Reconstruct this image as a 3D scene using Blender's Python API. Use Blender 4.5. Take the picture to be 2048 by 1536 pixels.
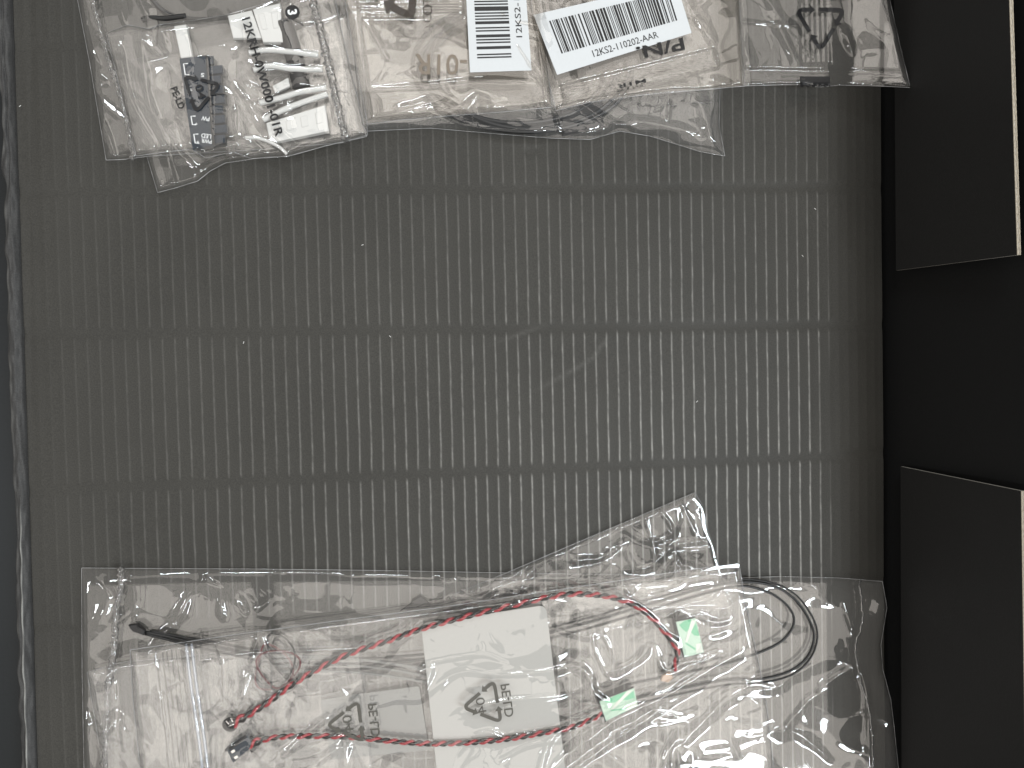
import bpy, bmesh, math, random
import numpy as np
from mathutils import Vector, Matrix
from mathutils.bvhtree import BVHTree

random.seed(7); np.random.seed(7)
scene = bpy.context.scene
COL = scene.collection
for o in list(bpy.data.objects): bpy.data.objects.remove(o)

# ------------------------------------------------------------------ camera
# photo pixels (2048 x 1536) <-> box floor (metres, z up)
FPX, CX, CY, DIST = 1479.0, 1024.0, 768.0, 0.408
def _n(v): return v/np.linalg.norm(v)
_dn = _n(np.array([-0.109, -0.026, 1.0]))                 # straight down, in camera axes (right, down, forward)
_my = np.array([0.0225, 1.0, 0.0]); _my[2] = -(_my[:2]@_dn[:2])/_dn[2]; _my = _n(_my)
ZW = -_dn; YW = -_my; XW = np.cross(YW, ZW)
RIGHT = np.array([XW[0], YW[0], ZW[0]]); DOWN = np.array([XW[1], YW[1], ZW[1]]); FWD = np.array([XW[2], YW[2], ZW[2]])
CAM = -FWD*DIST
def W(px, py, z=0.0):
    """point of the place seen at photo pixel (px,py) at height z (metres)"""
    px = np.asarray(px, float); py = np.asarray(py, float); z = np.asarray(z, float)
    u = (px-CX)/FPX; v = (py-CY)/FPX
    d = u[..., None]*RIGHT+v[..., None]*DOWN+FWD
    t = (z-CAM[2])/d[..., 2]
    return CAM+d*t[..., None]
cam_d = bpy.data.cameras.new('camera'); cam = bpy.data.objects.new('camera', cam_d); COL.objects.link(cam)
cam_d.sensor_width = 36.0; cam_d.lens = 36.0*FPX/2048.0; cam_d.clip_start = 0.01; cam_d.clip_end = 20
cam.matrix_world = Matrix(((RIGHT[0], -DOWN[0], -FWD[0], CAM[0]), (RIGHT[1], -DOWN[1], -FWD[1], CAM[1]),
                           (RIGHT[2], -DOWN[2], -FWD[2], CAM[2]), (0, 0, 0, 1)))
scene.camera = cam
# ------------------------------------------------------------------ light
world = bpy.data.worlds.new("World"); scene.world = world; world.use_nodes = True
world.node_tree.nodes['Background'].inputs[0].default_value = (1.0, 0.93, 0.85, 1)
world.node_tree.nodes['Background'].inputs[1].default_value = 0.28
def area(name, loc, target, sx, sy, radiance, color):
    l = bpy.data.lights.new(name, 'AREA'); l.shape = 'RECTANGLE'; l.size = sx; l.size_y = sy
    l.energy = radiance*math.pi*sx*sy; l.color = color
    o = bpy.data.objects.new(name, l); COL.objects.link(o); o.location = loc
    o.rotation_euler = (Vector(target)-Vector(loc)).to_track_quat('-Z', 'Y').to_euler(); return o
for x0_, x1_, y0_, y1_, L_ in ((-1.45, -.45, .72, 1.5, 1.15), (-.40, .42, .72, 1.5, 2.7), (.50, 1.10, .72, 1.5, 2.0), (1.16, 1.85, .72, 1.5, 1.1),
                               (-1.45, -.70, -1.65, -.72, 1.8), (-.62, .36, -1.65, -.72, 1.9), (.43, 1.80, -1.65, -.72, 2.2), (.35, 1.30, -.55, .55, 1.8)):
    area('added_overhead_light', ((x0_+x1_)/2, (y0_+y1_)/2, 2.3), ((x0_+x1_)/2, (y0_+y1_)/2, 0), x1_-x0_, y1_-y0_, L_, (1.0, 0.935, 0.855))  # unseen overhead panels, added and graded to give the films their reflections
area('right_glint_strip', (1.22, -0.42, 1.65), (0, 0, 0), 0.13, 1.1, 52.0, (0.86, 0.94, 1.0))  # narrow strip added at right for thin highlights on the film
area('far_glint_strip', (-0.35, 1.50, 1.65), (0, 0, 0), 0.6, 0.12, 50.0, (0.90, 0.96, 1.0))  # unseen strip added so far-facing wrinkles glint
area('near_glint_strip', (0.72, -1.30, 1.50), (0, 0, 0), 0.60, 0.08, 58.0, (0.88, 0.95, 1.0))  # unseen strip added to light the diagonal ridge of the zip bag
area('left_glint_strip', (-1.35, -0.25, 1.6), (0, 0, 0), 0.08, 0.65, 44.0, (0.95, 0.97, 1.0))  # unseen strip added so left-facing wrinkles glint
scene.view_settings.view_transform = 'Standard'; scene.view_settings.look = 'None'
scene.view_settings.exposure = 0.0; scene.view_settings.gamma = 1.0; scene.view_settings.use_curve_mapping = False
scene.render.engine = 'CYCLES'
cy = scene.cycles
cy.max_bounces = 12; cy.transparent_max_bounces = 64; cy.glossy_bounces = 4; cy.diffuse_bounces = 3; cy.transmission_bounces = 4
cy.caustics_reflective = False; cy.sample_clamp_indirect = 4.0
try:
    cy.use_denoising = True; cy.denoiser = 'OPENIMAGEDENOISE'
except Exception: pass

# ------------------------------------------------------------------ noise
_rng = np.random.RandomState(11)
_perm = np.tile(_rng.permutation(256), 3)
_ang = _rng.rand(256)*2*np.pi; _gx = np.cos(_ang); _gy = np.sin(_ang)
def gnoise(x, y, seed=0):
    x = np.asarray(x, float)+seed*17.31; y = np.asarray(y, float)+seed*9.77
    xi = np.floor(x).astype(int); yi = np.floor(y).astype(int); xf = x-xi; yf = y-yi
    u = xf*xf*xf*(xf*(xf*6-15)+10); v = yf*yf*yf*(yf*(yf*6-15)+10)
    def g(i, j, a, b):
        h = _perm[_perm[(i & 255)]+(j & 255)]; return _gx[h]*a+_gy[h]*b
    a = g(xi, yi, xf, yf); b = g(xi+1, yi, xf-1, yf); c = g(xi, yi+1, xf, yf-1); d = g(xi+1, yi+1, xf-1, yf-1)
    return 1.4*(a+u*(b-a)+v*((c+u*(d-c))-(a+u*(b-a))))
def ridged(x, y, seed=0, sharp=1.0):
    n = np.abs(gnoise(x, y, seed)); return np.exp(-(n/(0.16/sharp))**1.3)
def fbm(x, y, seed=0, o=3):
    s = 0; a = 1.0
    for k in range(o): s = s+a*gnoise(x*2**k, y*2**k, seed+k*5); a *= .5
    return s

# ------------------------------------------------------------------ materials
def newmat(name):
    m = bpy.data.materials.new(name); m.use_nodes = True; m.node_tree.nodes.clear()
    return m, m.node_tree.nodes, m.node_tree.links
def N(ns, t, **kw):
    n = ns.new(t)
    for k, v in kw.items(): setattr(n, k, v)
    return n
def math_(ns, ls, op, a, b=None, c=None, clamp=False):
    n = ns.new('ShaderNodeMath'); n.operation = op; n.use_clamp = clamp
    for i, v in enumerate((a, b, c)):
        if v is None: continue
        if isinstance(v, (int, float)): n.inputs[i].default_value = v
        else: ls.new(v, n.inputs[i])
    return n.outputs[0]
def plain(name, col, rough=.5, spec=.5, noise=.12, nscale=400, bump=0.0, metal=0.0, trans=0.0):
    m, ns, ls = newmat(name)
    out = N(ns, 'ShaderNodeOutputMaterial'); b = N(ns, 'ShaderNodeBsdfPrincipled')
    b.inputs['Roughness'].default_value = rough; b.inputs['Specular IOR Level'].default_value = spec
    b.inputs['Metallic'].default_value = metal
    tc = N(ns, 'ShaderNodeTexCoord'); nz = N(ns, 'ShaderNodeTexNoise'); nz.inputs['Scale'].default_value = nscale; nz.inputs['Detail'].default_value = 4
    ls.new(tc.outputs['Object'], nz.inputs['Vector'])
    r = N(ns, 'ShaderNodeMapRange'); r.inputs[3].default_value = 1-noise; r.inputs[4].default_value = 1+noise
    ls.new(nz.outputs[0], r.inputs[0])
    mx = N(ns, 'ShaderNodeVectorMath', operation='SCALE'); mx.inputs[0].default_value = col[:3]
    ls.new(r.outputs[0], mx.inputs['Scale']); ls.new(mx.outputs[0], b.inputs['Base Color'])
    if bump:
        bp = N(ns, 'ShaderNodeBump'); bp.inputs['Strength'].default_value = bump; bp.inputs['Distance'].default_value = .0003
        ls.new(nz.outputs[0], bp.inputs['Height']); ls.new(bp.outputs[0], b.inputs['Normal'])
    ls.new(b.outputs[0], out.inputs[0]); return m
def film_mat(name, rough=.09, haze=.035, tint=(1, 1, 1), refl=1.0, haze_col=(.9, .88, .84), smear=0.0):
    """thin clear plastic: two interfaces, so R = 2F/(1+F) by Schlick; the rest passes straight through"""
    m, ns, ls = newmat(name)
    out = N(ns, 'ShaderNodeOutputMaterial')
    lw = N(ns, 'ShaderNodeLayerWeight'); lw.inputs[0].default_value = .5
    p5 = math_(ns, ls, 'POWER', lw.outputs['Facing'], 5.0)
    F = math_(ns, ls, 'MULTIPLY_ADD', p5, .96, .04)
    R = math_(ns, ls, 'DIVIDE', math_(ns, ls, 'MULTIPLY', F, 2.0*refl), math_(ns, ls, 'ADD', F, 1.0), clamp=True)
    tr = N(ns, 'ShaderNodeBsdfTransparent'); tr.inputs[0].default_value = (*tint, 1)
    df = N(ns, 'ShaderNodeBsdfDiffuse'); df.inputs[0].default_value = (*haze_col, 1)
    gl = N(ns, 'ShaderNodeBsdfGlossy'); gl.inputs['Roughness'].default_value = rough
    tc = N(ns, 'ShaderNodeTexCoord'); nz = N(ns, 'ShaderNodeTexNoise'); nz.inputs['Scale'].default_value = 45; nz.inputs['Detail'].default_value = 3
    ls.new(tc.outputs['Object'], nz.inputs['Vector'])
    hz = N(ns, 'ShaderNodeMapRange'); hz.inputs[3].default_value = haze*.5; hz.inputs[4].default_value = haze*1.5
    ls.new(nz.outputs[0], hz.inputs[0])
    rg = N(ns, 'ShaderNodeMapRange'); rg.inputs[3].default_value = rough*.6; rg.inputs[4].default_value = rough*1.5
    ls.new(nz.outputs[0], rg.inputs[0]); ls.new(rg.outputs[0], gl.inputs['Roughness'])
    m1 = N(ns, 'ShaderNodeMixShader'); ls.new(hz.outputs[0], m1.inputs[0]); ls.new(tr.outputs[0], m1.inputs[1]); ls.new(df.outputs[0], m1.inputs[2])
    m2 = N(ns, 'ShaderNodeMixShader'); ls.new(R, m2.inputs[0]); ls.new(m1.outputs[0], m2.inputs[1]); ls.new(gl.outputs[0], m2.inputs[2])
    ls.new(m2.outputs[0], out.inputs[0]); return m

def card_mat(name, base, wear_glint_col, lines=True):
    m, ns, ls = newmat(name)
    out = N(ns, 'ShaderNodeOutputMaterial'); b = N(ns, 'ShaderNodeBsdfPrincipled'); b.inputs['Roughness'].default_value = .62
    b.inputs['Specular IOR Level'].default_value = .35
    tc = N(ns, 'ShaderNodeTexCoord')
    n1 = N(ns, 'ShaderNodeTexNoise'); n1.inputs['Scale'].default_value = 1500; n1.inputs['Detail'].default_value = 5; ls.new(tc.outputs['Object'], n1.inputs['Vector'])
    n2 = N(ns, 'ShaderNodeTexNoise'); n2.inputs['Scale'].default_value = 14; n2.inputs['Detail'].default_value = 3; ls.new(tc.outputs['Object'], n2.inputs['Vector'])
    mp = N(ns, 'ShaderNodeMapping'); mp.inputs['Scale'].default_value = (2500, 350, 1); ls.new(tc.outputs['Object'], mp.inputs[0])
    n3 = N(ns, 'ShaderNodeTexNoise'); n3.inputs['Scale'].default_value = 1; n3.inputs['Detail'].default_value = 3; ls.new(mp.outputs[0], n3.inputs['Vector'])
    g = N(ns, 'ShaderNodeMapRange'); g.inputs[1].default_value = .25; g.inputs[2].default_value = .75; g.inputs[3].default_value = .70; g.inputs[4].default_value = 1.3; ls.new(n1.outputs[0], g.inputs[0])
    g2 = N(ns, 'ShaderNodeMapRange'); g2.inputs[1].default_value = .3; g2.inputs[2].default_value = .7; g2.inputs[3].default_value = .9; g2.inputs[4].default_value = 1.1; ls.new(n2.outputs[0], g2.inputs[0])
    gg = math_(ns, ls, 'MULTIPLY', g.outputs[0], g2.outputs[0])
    sc = N(ns, 'ShaderNodeVectorMath', operation='SCALE'); sc.inputs[0].default_value = base; ls.new(gg, sc.inputs['Scale'])
    col = sc.outputs[0]
    if lines:
        at = N(ns, 'ShaderNodeAttribute', attribute_name='wear_glint')
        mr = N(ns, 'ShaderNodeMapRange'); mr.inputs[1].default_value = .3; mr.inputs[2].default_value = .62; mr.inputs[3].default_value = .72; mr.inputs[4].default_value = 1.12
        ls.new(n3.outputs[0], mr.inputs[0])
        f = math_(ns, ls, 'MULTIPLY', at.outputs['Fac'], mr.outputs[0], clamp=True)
        mx = N(ns, 'ShaderNodeMix', data_type='RGBA'); ls.new(f, mx.inputs['Factor']); ls.new(col, mx.inputs['A']); mx.inputs['B'].default_value = (*wear_glint_col, 1)
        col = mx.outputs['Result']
    ls.new(col, b.inputs['Base Color'])
    bp = N(ns, 'ShaderNodeBump'); bp.inputs['Strength'].default_value = .5; bp.inputs['Distance'].default_value = .00012
    ls.new(n1.outputs[0], bp.inputs['Height']); ls.new(bp.outputs[0], b.inputs['Normal'])
    ls.new(b.outputs[0], out.inputs[0]); return m

M = {}
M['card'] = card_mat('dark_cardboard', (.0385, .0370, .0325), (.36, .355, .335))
M['rim'] = card_mat('creased_cardboard', (.043, .043, .043), (.30, .30, .285))
M['black_card'] = plain('black_laminated_card', (.0105, .0105, .0105), .55, .3, .2, 900, .2)
M['flap_card'] = plain('black_flap_card', (.0195, .0190, .0183), .5, .35, .2, 900, .2)
M['outer_card'] = plain('outer_card', (.0075, .010, .0115), .5, .35, .15, 600, .2)
M['cut_edge'] = plain('cream_cut_edge', (.46, .41, .33), .8, .2, .3, 700, .8)
M['worn_edge'] = plain('worn_edge', (.42, .40, .36), .7, .2, .5, 500, .3)
M['film'] = film_mat('clear_film', .035, .018)
M['film_soft'] = film_mat('soft_clear_film', .04, .022)
M['film_beige'] = film_mat('warm_clear_film', .04, .085, haze_col=(.66, .55, .42))
M['film_blue'] = film_mat('cool_clear_film', .035, .022, haze_col=(.80, .86, .93))
M['weld'] = film_mat('weld_film', .07, .10, refl=1.5, haze_col=(.9, .9, .9))
def glassy(name):
    m, ns, ls = newmat(name); out = N(ns, 'ShaderNodeOutputMaterial'); g = N(ns, 'ShaderNodeBsdfGlass'); g.inputs['Roughness'].default_value = .05; g.inputs['IOR'].default_value = 1.5
    d = N(ns, 'ShaderNodeBsdfDiffuse'); d.inputs[0].default_value = (.8, .82, .85, 1); t = N(ns, 'ShaderNodeBsdfTransparent')
    a = N(ns, 'ShaderNodeMixShader'); a.inputs[0].default_value = .03; ls.new(g.outputs[0], a.inputs[1]); ls.new(d.outputs[0], a.inputs[2])
    b = N(ns, 'ShaderNodeMixShader'); b.inputs[0].default_value = .05; ls.new(a.outputs[0], b.inputs[1]); ls.new(t.outputs[0], b.inputs[2]); ls.new(b.outputs[0], out.inputs[0]); return m
M['edge'] = film_mat('film_edge', .05, .32, refl=1.6, haze_col=(.92, .93, .95))
M['bead'] = glassy('melted_bead')
M['card_faint'] = plain('pale_card', (.22, .22, .21), .6, .3, .03, 500)
M['ink_dark'] = plain('dark_brown_ink', (.05, .04, .033), .5, .4, .1)
M['pocket_red'] = plain('brown_red_loop', (.12, .022, .024), .4, .5, .1)
M['zip'] = film_mat('zip_film', .10, .20, refl=1.3, haze_col=(.72, .80, .93))
M['white'] = plain('white_plastic', (.65, .65, .63), .35, .5, .04, 300)
M['paper'] = plain('label_paper', (.60, .625, .64), .55, .3, .03, 600)
M['card_white'] = plain('matt_white_card', (.44, .43, .405), .6, .3, .03, 500)
M['ink'] = plain('black_ink', (.012, .012, .013), .45, .4, .1)
M['ink_brown'] = plain('brown_grey_ink', (.20, .165, .13), .5, .4, .1)
M['ink_grey'] = plain('grey_ink', (.085, .08, .068), .5, .4, .1)
M['ink_pale'] = plain('pale_grey_ink', (.20, .20, .19), .5, .4, .1)
M['ink_white'] = plain('white_ink', (.85, .87, .88), .5, .4, .03)
M['black_pl'] = plain('black_plastic', (.014, .014, .015), .3, .5, .15, 500)
M['black_rub'] = plain('black_cable_jacket', (.012, .012, .012), .38, .5, .15, 500)
M['navy'] = plain('navy_black_plastic', (.006, .017, .032), .32, .5, .15, 400)
M['red'] = plain('red_wire', (.37, .026, .036), .38, .5, .1)
M['wire_black'] = plain('black_wire', (.013, .011, .010), .4, .5, .1)
M['green'] = plain('green_tape', (.16, .48, .27), .4, .4, .06)
M['green_pale'] = plain('pale_green_tape', (.47, .62, .49), .4, .4, .06)
M['tape_white'] = plain('white_tape', (.70, .72, .64), .4, .4, .04)
M['copper'] = plain('pale_copper', (.50, .36, .27), .35, .5, .1)
M['metal'] = plain('tin_metal', (.75, .74, .72), .18, .5, .05, metal=1.0)
M['lint'] = plain('white_lint', (.8, .8, .78), .8, .1, .05)

# ------------------------------------------------------------------ object helpers
def tag(o, label=None, cat=None, group=None, kind=None):
    for k, v in (('label', label), ('category', cat), ('group', group), ('kind', kind)):
        if v: o[k] = v
    return o
def rootloc(p):
    x = p
    while x is not None and x.parent is not None: x = x.parent
    return np.array(x.location) if x is not None else np.zeros(3)
def obj(name, verts, faces, mat, parent=None, smooth=True, attrs=None, mats=None, midx=None):
    v = np.asarray(verts, float).reshape(-1, 3)-rootloc(parent)
    me = bpy.data.meshes.new(name)
    if isinstance(faces, np.ndarray) and faces.ndim == 2:
        nf, k = faces.shape
        me.vertices.add(len(v)); me.vertices.foreach_set('co', v.astype(np.float32).ravel())
        me.loops.add(nf*k); me.loops.foreach_set('vertex_index', faces.astype(np.int32).ravel())
        me.polygons.add(nf); me.polygons.foreach_set('loop_start', np.arange(0, nf*k, k, dtype=np.int32))
        me.polygons.foreach_set('loop_total', np.full(nf, k, dtype=np.int32)); me.update(calc_edges=True)
    else:
        me.from_pydata([tuple(p) for p in v], [], [tuple(int(i) for i in f) for f in faces])
    for a, val in (attrs or {}).items():
        at = me.attributes.new(a, 'FLOAT', 'POINT'); at.data.foreach_set('value', np.asarray(val, np.float32).ravel())
    for m_ in (mats or [mat]): me.materials.append(m_)
    if midx is not None: me.polygons.foreach_set('material_index', np.asarray(midx, np.int32))
    me.polygons.foreach_set('use_smooth', np.full(len(me.polygons), bool(smooth)))
    me.update()
    o = bpy.data.objects.new(name, me); COL.objects.link(o)
    if parent is not None: o.parent = parent
    return o
def empty(name, loc, label, cat, group=None):
    o = bpy.data.objects.new(name, None); o.empty_display_size = .01; COL.objects.link(o); o.location = tuple(loc)
    return tag(o, label, cat, group)
def gridfaces(nv, nu):
    i = np.arange(nv*nu).reshape(nv, nu)
    return np.stack([i[:-1, :-1], i[1:, :-1], i[1:, 1:], i[:-1, 1:]], -1).reshape(-1, 4)
def spline(pts, n):
    p = np.asarray(pts, float)
    if len(p) == 2: return p[0]+(p[1]-p[0])*np.linspace(0, 1, n)[:, None]
    e = np.vstack([2*p[0]-p[1], p, 2*p[-1]-p[-2]]); out = []
    t = np.linspace(0, len(p)-1-1e-9, n)
    for x in t:
        i = int(x); f = x-i; a, b, c, d = e[i:i+4]
        out.append(.5*((2*b)+(-a+c)*f+(2*a-5*b+4*c-d)*f*f+(-a+3*b-3*c+d)*f**3))
    o = np.array(out)
    s = np.r_[0, np.cumsum(np.linalg.norm(np.diff(o, axis=0), axis=1))]
    q = np.linspace(0, s[-1], n); return np.stack([np.interp(q, s, o[:, k]) for k in range(o.shape[1])], 1)
def frames(P):
    T = np.gradient(P, axis=0); T /= np.linalg.norm(T, axis=1)[:, None]+1e-12
    up = np.array([0, 0, 1.0]); S = np.cross(T, up); S /= np.linalg.norm(S, axis=1)[:, None]+1e-9
    U = np.cross(S, T); return T, S, U
def tube(P, r, k=8, caps=True, flat=1.0):
    P = np.asarray(P, float); n = len(P); T, S, U = frames(P)
    r = np.broadcast_to(np.asarray(r, float), (n,)) if np.ndim(r) < 2 else r
    a = np.linspace(0, 2*np.pi, k, endpoint=False)
    rr = r[:, None] if r.ndim == 1 else r
    V = P[:, None, :]+(np.cos(a)[None, :]*rr)[..., None]*S[:, None, :]+(np.sin(a)[None, :]*rr*flat)[..., None]*U[:, None, :]
    i = np.arange(n*k).reshape(n, k); j = np.roll(i, -1, 1)
    F = np.stack([i[:-1], j[:-1], j[1:], i[1:]], -1).reshape(-1, 4).tolist()
    if caps: F += [list(i[0][::-1]), list(i[-1])]
    return V.reshape(-1, 3), F
def pxpath(pts, n, z):
    """pts: (px,py) or (px,py,z_mm); returns world polyline"""
    p = np.array([(q[0], q[1], (q[2] if len(q) > 2 else z)) for q in pts], float)
    s = spline(p, n); return W(s[:, 0], s[:, 1], s[:, 2]*.001)
def prism(quad_px, z0, z1, bevel=0.12):
    """slab between heights z0,z1 (mm) whose top outline is quad_px; small bevel on the top edge"""
    q = np.asarray(quad_px, float); n = len(q); c = q.mean(0)
    top = W(q[:, 0], q[:, 1], np.full(n, z1*.001)); bot = top.copy(); bot[:, 2] = z0*.001
    cen = top.mean(0); d = top-cen; d /= np.linalg.norm(d[:, :2], axis=1)[:, None]
    ins = top-d*bevel*.001*1.5; mid = top.copy(); mid[:, 2] -= bevel*.001
    V = np.vstack([bot, mid, ins]); F = [list(range(n))[::-1], [2*n+i for i in range(n)]]
    for L in range(2):
        for i in range(n):
            j = (i+1) % n; F.append([L*n+i, L*n+j, (L+1)*n+j, (L+1)*n+i])
    a = top[1]-top[0]; b = top[2]-top[1]
    if a[0]*b[1]-a[1]*b[0] < 0: F = [f[::-1] for f in F]
    return V, F
def box_frame(cx, cy, ang, L, Wd, z):
    """pixel-space rectangle corners: centre, angle (deg, y down), length, width"""
    a = math.radians(ang); r = np.array([math.cos(a), math.sin(a)]); u = np.array([math.sin(a), -math.cos(a)])
    c = np.array([cx, cy]); return [c-r*L/2-u*Wd/2, c+r*L/2-u*Wd/2, c+r*L/2+u*Wd/2, c-r*L/2+u*Wd/2]
def merge(parts):
    V = []; F = []; b = 0
    for v, f in parts:
        V.append(np.asarray(v, float)); F += [[i+b for i in q] for q in f]; b += len(v)
    return np.vstack(V), F

# ------------------------------------------------------------------ floor of the box
PITCH = None
def flute_x(px): return W(px, 770.0, 0.0)[..., 0]
PITCH = float((flute_x(1597.7)-flute_x(402.6))/53.0); X0 = float(flute_x(402.6))
XL = float(W(62, 768)[0]); XR = float(W(1781, 768)[0])
YT, YB = .30, -.27
def xl(Y): return XL-.0016-.0030*np.clip((.20-Y)/.40, 0, 1)
def build_floor():
    nx = int((XR-XL)/PITCH*16); ny = 420
    xs = np.linspace(XL, XR, nx); ys = np.linspace(YT, YB, ny)
    X, Y = np.meshgrid(xs, ys); X = XR-(XR-X)*((XR-xl(Y))/(XR-XL))
    # pixel of each point (for measured bands)
    d = np.stack([X, Y, np.zeros_like(X)], -1)-CAM
    dep = d@FWD; PX = CX+FPX*(d@RIGHT)/dep; PY = CY+FPX*(d@DOWN)/dep
    wob = .00016*gnoise(X*6, Y*55, 3)+.00010*gnoise(X*200, Y*160, 4)
    idx = np.round((X-X0)/PITCH)
    dist = X+wob-(X0+idx*PITCH)
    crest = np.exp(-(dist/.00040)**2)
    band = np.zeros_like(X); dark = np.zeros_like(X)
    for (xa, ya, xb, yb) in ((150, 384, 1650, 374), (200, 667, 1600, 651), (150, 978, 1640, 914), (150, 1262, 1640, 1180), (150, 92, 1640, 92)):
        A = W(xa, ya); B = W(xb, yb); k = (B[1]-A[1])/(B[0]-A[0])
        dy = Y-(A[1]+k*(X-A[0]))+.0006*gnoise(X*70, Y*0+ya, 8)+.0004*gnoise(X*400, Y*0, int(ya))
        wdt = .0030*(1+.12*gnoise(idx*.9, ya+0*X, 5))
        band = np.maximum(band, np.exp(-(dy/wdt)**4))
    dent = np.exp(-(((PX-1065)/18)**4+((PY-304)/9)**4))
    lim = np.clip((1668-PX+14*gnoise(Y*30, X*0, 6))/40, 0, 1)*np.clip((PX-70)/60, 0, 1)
    glint_trend = .05+.95*np.clip((PX-100)/1250, 0, 1)**1.15*np.clip((PY-150)/950, .12, 1)  # sheen of the crests painted in: lines brighten towards lower right
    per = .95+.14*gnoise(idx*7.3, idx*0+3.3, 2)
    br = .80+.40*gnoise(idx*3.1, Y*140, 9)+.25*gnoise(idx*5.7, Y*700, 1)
    wear_glint = crest*glint_trend*per*br*(1-np.clip(band*1.15+dent, 0, 1))*lim
    # the arc-shaped scuff
    sx = np.array([1070, 1110, 1150, 1185, 1213]); sy = np.array([782, 760, 738, 716, 680])
    ds = np.full(X.shape, 1e9)
    for a in range(4):
        ax, ay, bx, by = sx[a], sy[a], sx[a+1], sy[a+1]
        t = np.clip(((PX-ax)*(bx-ax)+(PY-ay)*(by-ay))/((bx-ax)**2+(by-ay)**2), 0, 1)
        ds = np.minimum(ds, np.hypot(PX-ax-t*(bx-ax), PY-ay-t*(by-ay)))
    scuff = np.exp(-(ds/4.5)**2)*(.07+.06*gnoise(X*600, Y*600, 2))*np.clip((PX-1060)/60, 0, 1)
    ds2 = np.hypot((PX-1040)/40, (PY-668-(1040-PX)*.35)/4); scuff += np.exp(-ds2**2)*.07
    wear_glint = np.clip(np.maximum(wear_glint, scuff), 0, 1)
    relief = .000045*np.cos(2*np.pi*(X-X0)/PITCH)
    Z = relief*(1-band)+crest*.00003*(1-band)-.00042*band-.0006*dent+.0005*fbm(X*7, Y*7, 3)
    Z -= .0
    right = np.clip((PX-1640)/140, 0, 1.2); Z -= .0075*right**2            # the panel dips to its fold
    left = np.clip((130-PX)/70, 0, 1); Z -= .0010*left**2
    return obj('floor', np.stack([X, Y, Z], -1), gridfaces(ny, nx), M['card'], attrs={'wear_glint': wear_glint})
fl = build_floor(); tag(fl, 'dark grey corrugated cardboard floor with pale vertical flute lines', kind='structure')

# left rim: rolled, cracked fold of the cardboard
def build_rim():
    ny = 520; nu = 44
    ys = np.linspace(YT, YB, ny); t = np.linspace(0, 1, nu)                # t: 0 at floor side, 1 at outer side
    T, Y = np.meshgrid(t, ys)
    width = .0098+.0012*gnoise(Y*18, 0*Y, 2)+.0007*gnoise(Y*60, 0*Y, 4)
    py = 768-Y/.000276
    outer = (.0030*np.abs(gnoise(Y*34, 0*Y, 12))+.0012*gnoise(Y*95, 0*Y, 15))
    x = xl(Y)+.0016-T*width-outer*np.clip((T-.55)/.45, 0, 1)
    prof = np.where(T < .16, -.0022+.0004*np.cos(T/.16*np.pi), 0)
    hump = .0034*np.sin(np.clip((T-.12)/.75, 0, 1)*np.pi)**.55-.0020
    z = np.where(T < .20, -.0055, .0042*np.sin(np.clip((T-.16)/.75, 0, 1)*np.pi)**.5-.0020)+.0008*gnoise(T*2.2, Y*42, 16)*np.clip((T-.2)*5, 0, 1)
    z = z+.0009*np.exp(-((T-.50)/.07)**2)*np.clip((py-900)/150, 0, 1)+.0007*gnoise(T*5, Y*110, 6)*np.clip((T-.15)*6, 0, 1)
    z = z-.0009*np.exp(-((T-.52)/.05)**2)*np.clip((500-py)/200, 0, 1)
    z = np.where(T > .87, -.0020-(T-.87)/.13*.010, z)
    line = np.exp(-((T-.50+.02*gnoise(Y*30, 0*Y, 9))/.035)**2)*np.clip((py-960)/60, 0, 1)*np.clip(.75+.7*gnoise(Y*110, 0*Y, 3), 0, 1)
    line += .22*np.exp(-((T-.80)/.12)**2)*np.clip(.4+1.2*gnoise(Y*60, T*4, 7), 0, 1)+.14*np.clip(gnoise(Y*160, T*9, 17), 0, 1)*np.clip((T-.25)*5, 0, 1)
    return obj('floor_rim', np.stack([x, Y, z], -1), gridfaces(ny, nu)[:, ::-1], M['rim'], fl, attrs={'wear_glint': np.clip(line, 0, 1)})
fl.location = (0, 0, 0)
tag(build_rim(), 'creased wavy rim where the floor panel folds')
# outer flap of the box beyond the rim, lying lower
def slab(name, x0, x1, y0, y1, z0, z1, mat, parent=None):
    V = [(x0, y0, z0), (x1, y0, z0), (x1, y1, z0), (x0, y1, z0), (x0, y0, z1), (x1, y0, z1), (x1, y1, z1), (x0, y1, z1)]
    F = [(3, 2, 1, 0), (4, 5, 6, 7), (0, 1, 5, 4), (1, 2, 6, 5), (2, 3, 7, 6), (3, 0, 4, 7)]
    return obj(name, V, F, mat, parent, smooth=False)
o = slab('outer_panel', XL-.25, XL-.0135, YB, YT, -.019, -.016, M['outer_card']); tag(o, kind='structure', label='blue-black outer cardboard panel beyond the left rim')
o = slab('table', -1.2, 1.2, -1.0, 1.0, -.05, -.03, M['black_card']); tag(o, kind='structure', label='dark surface under the box')

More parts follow.
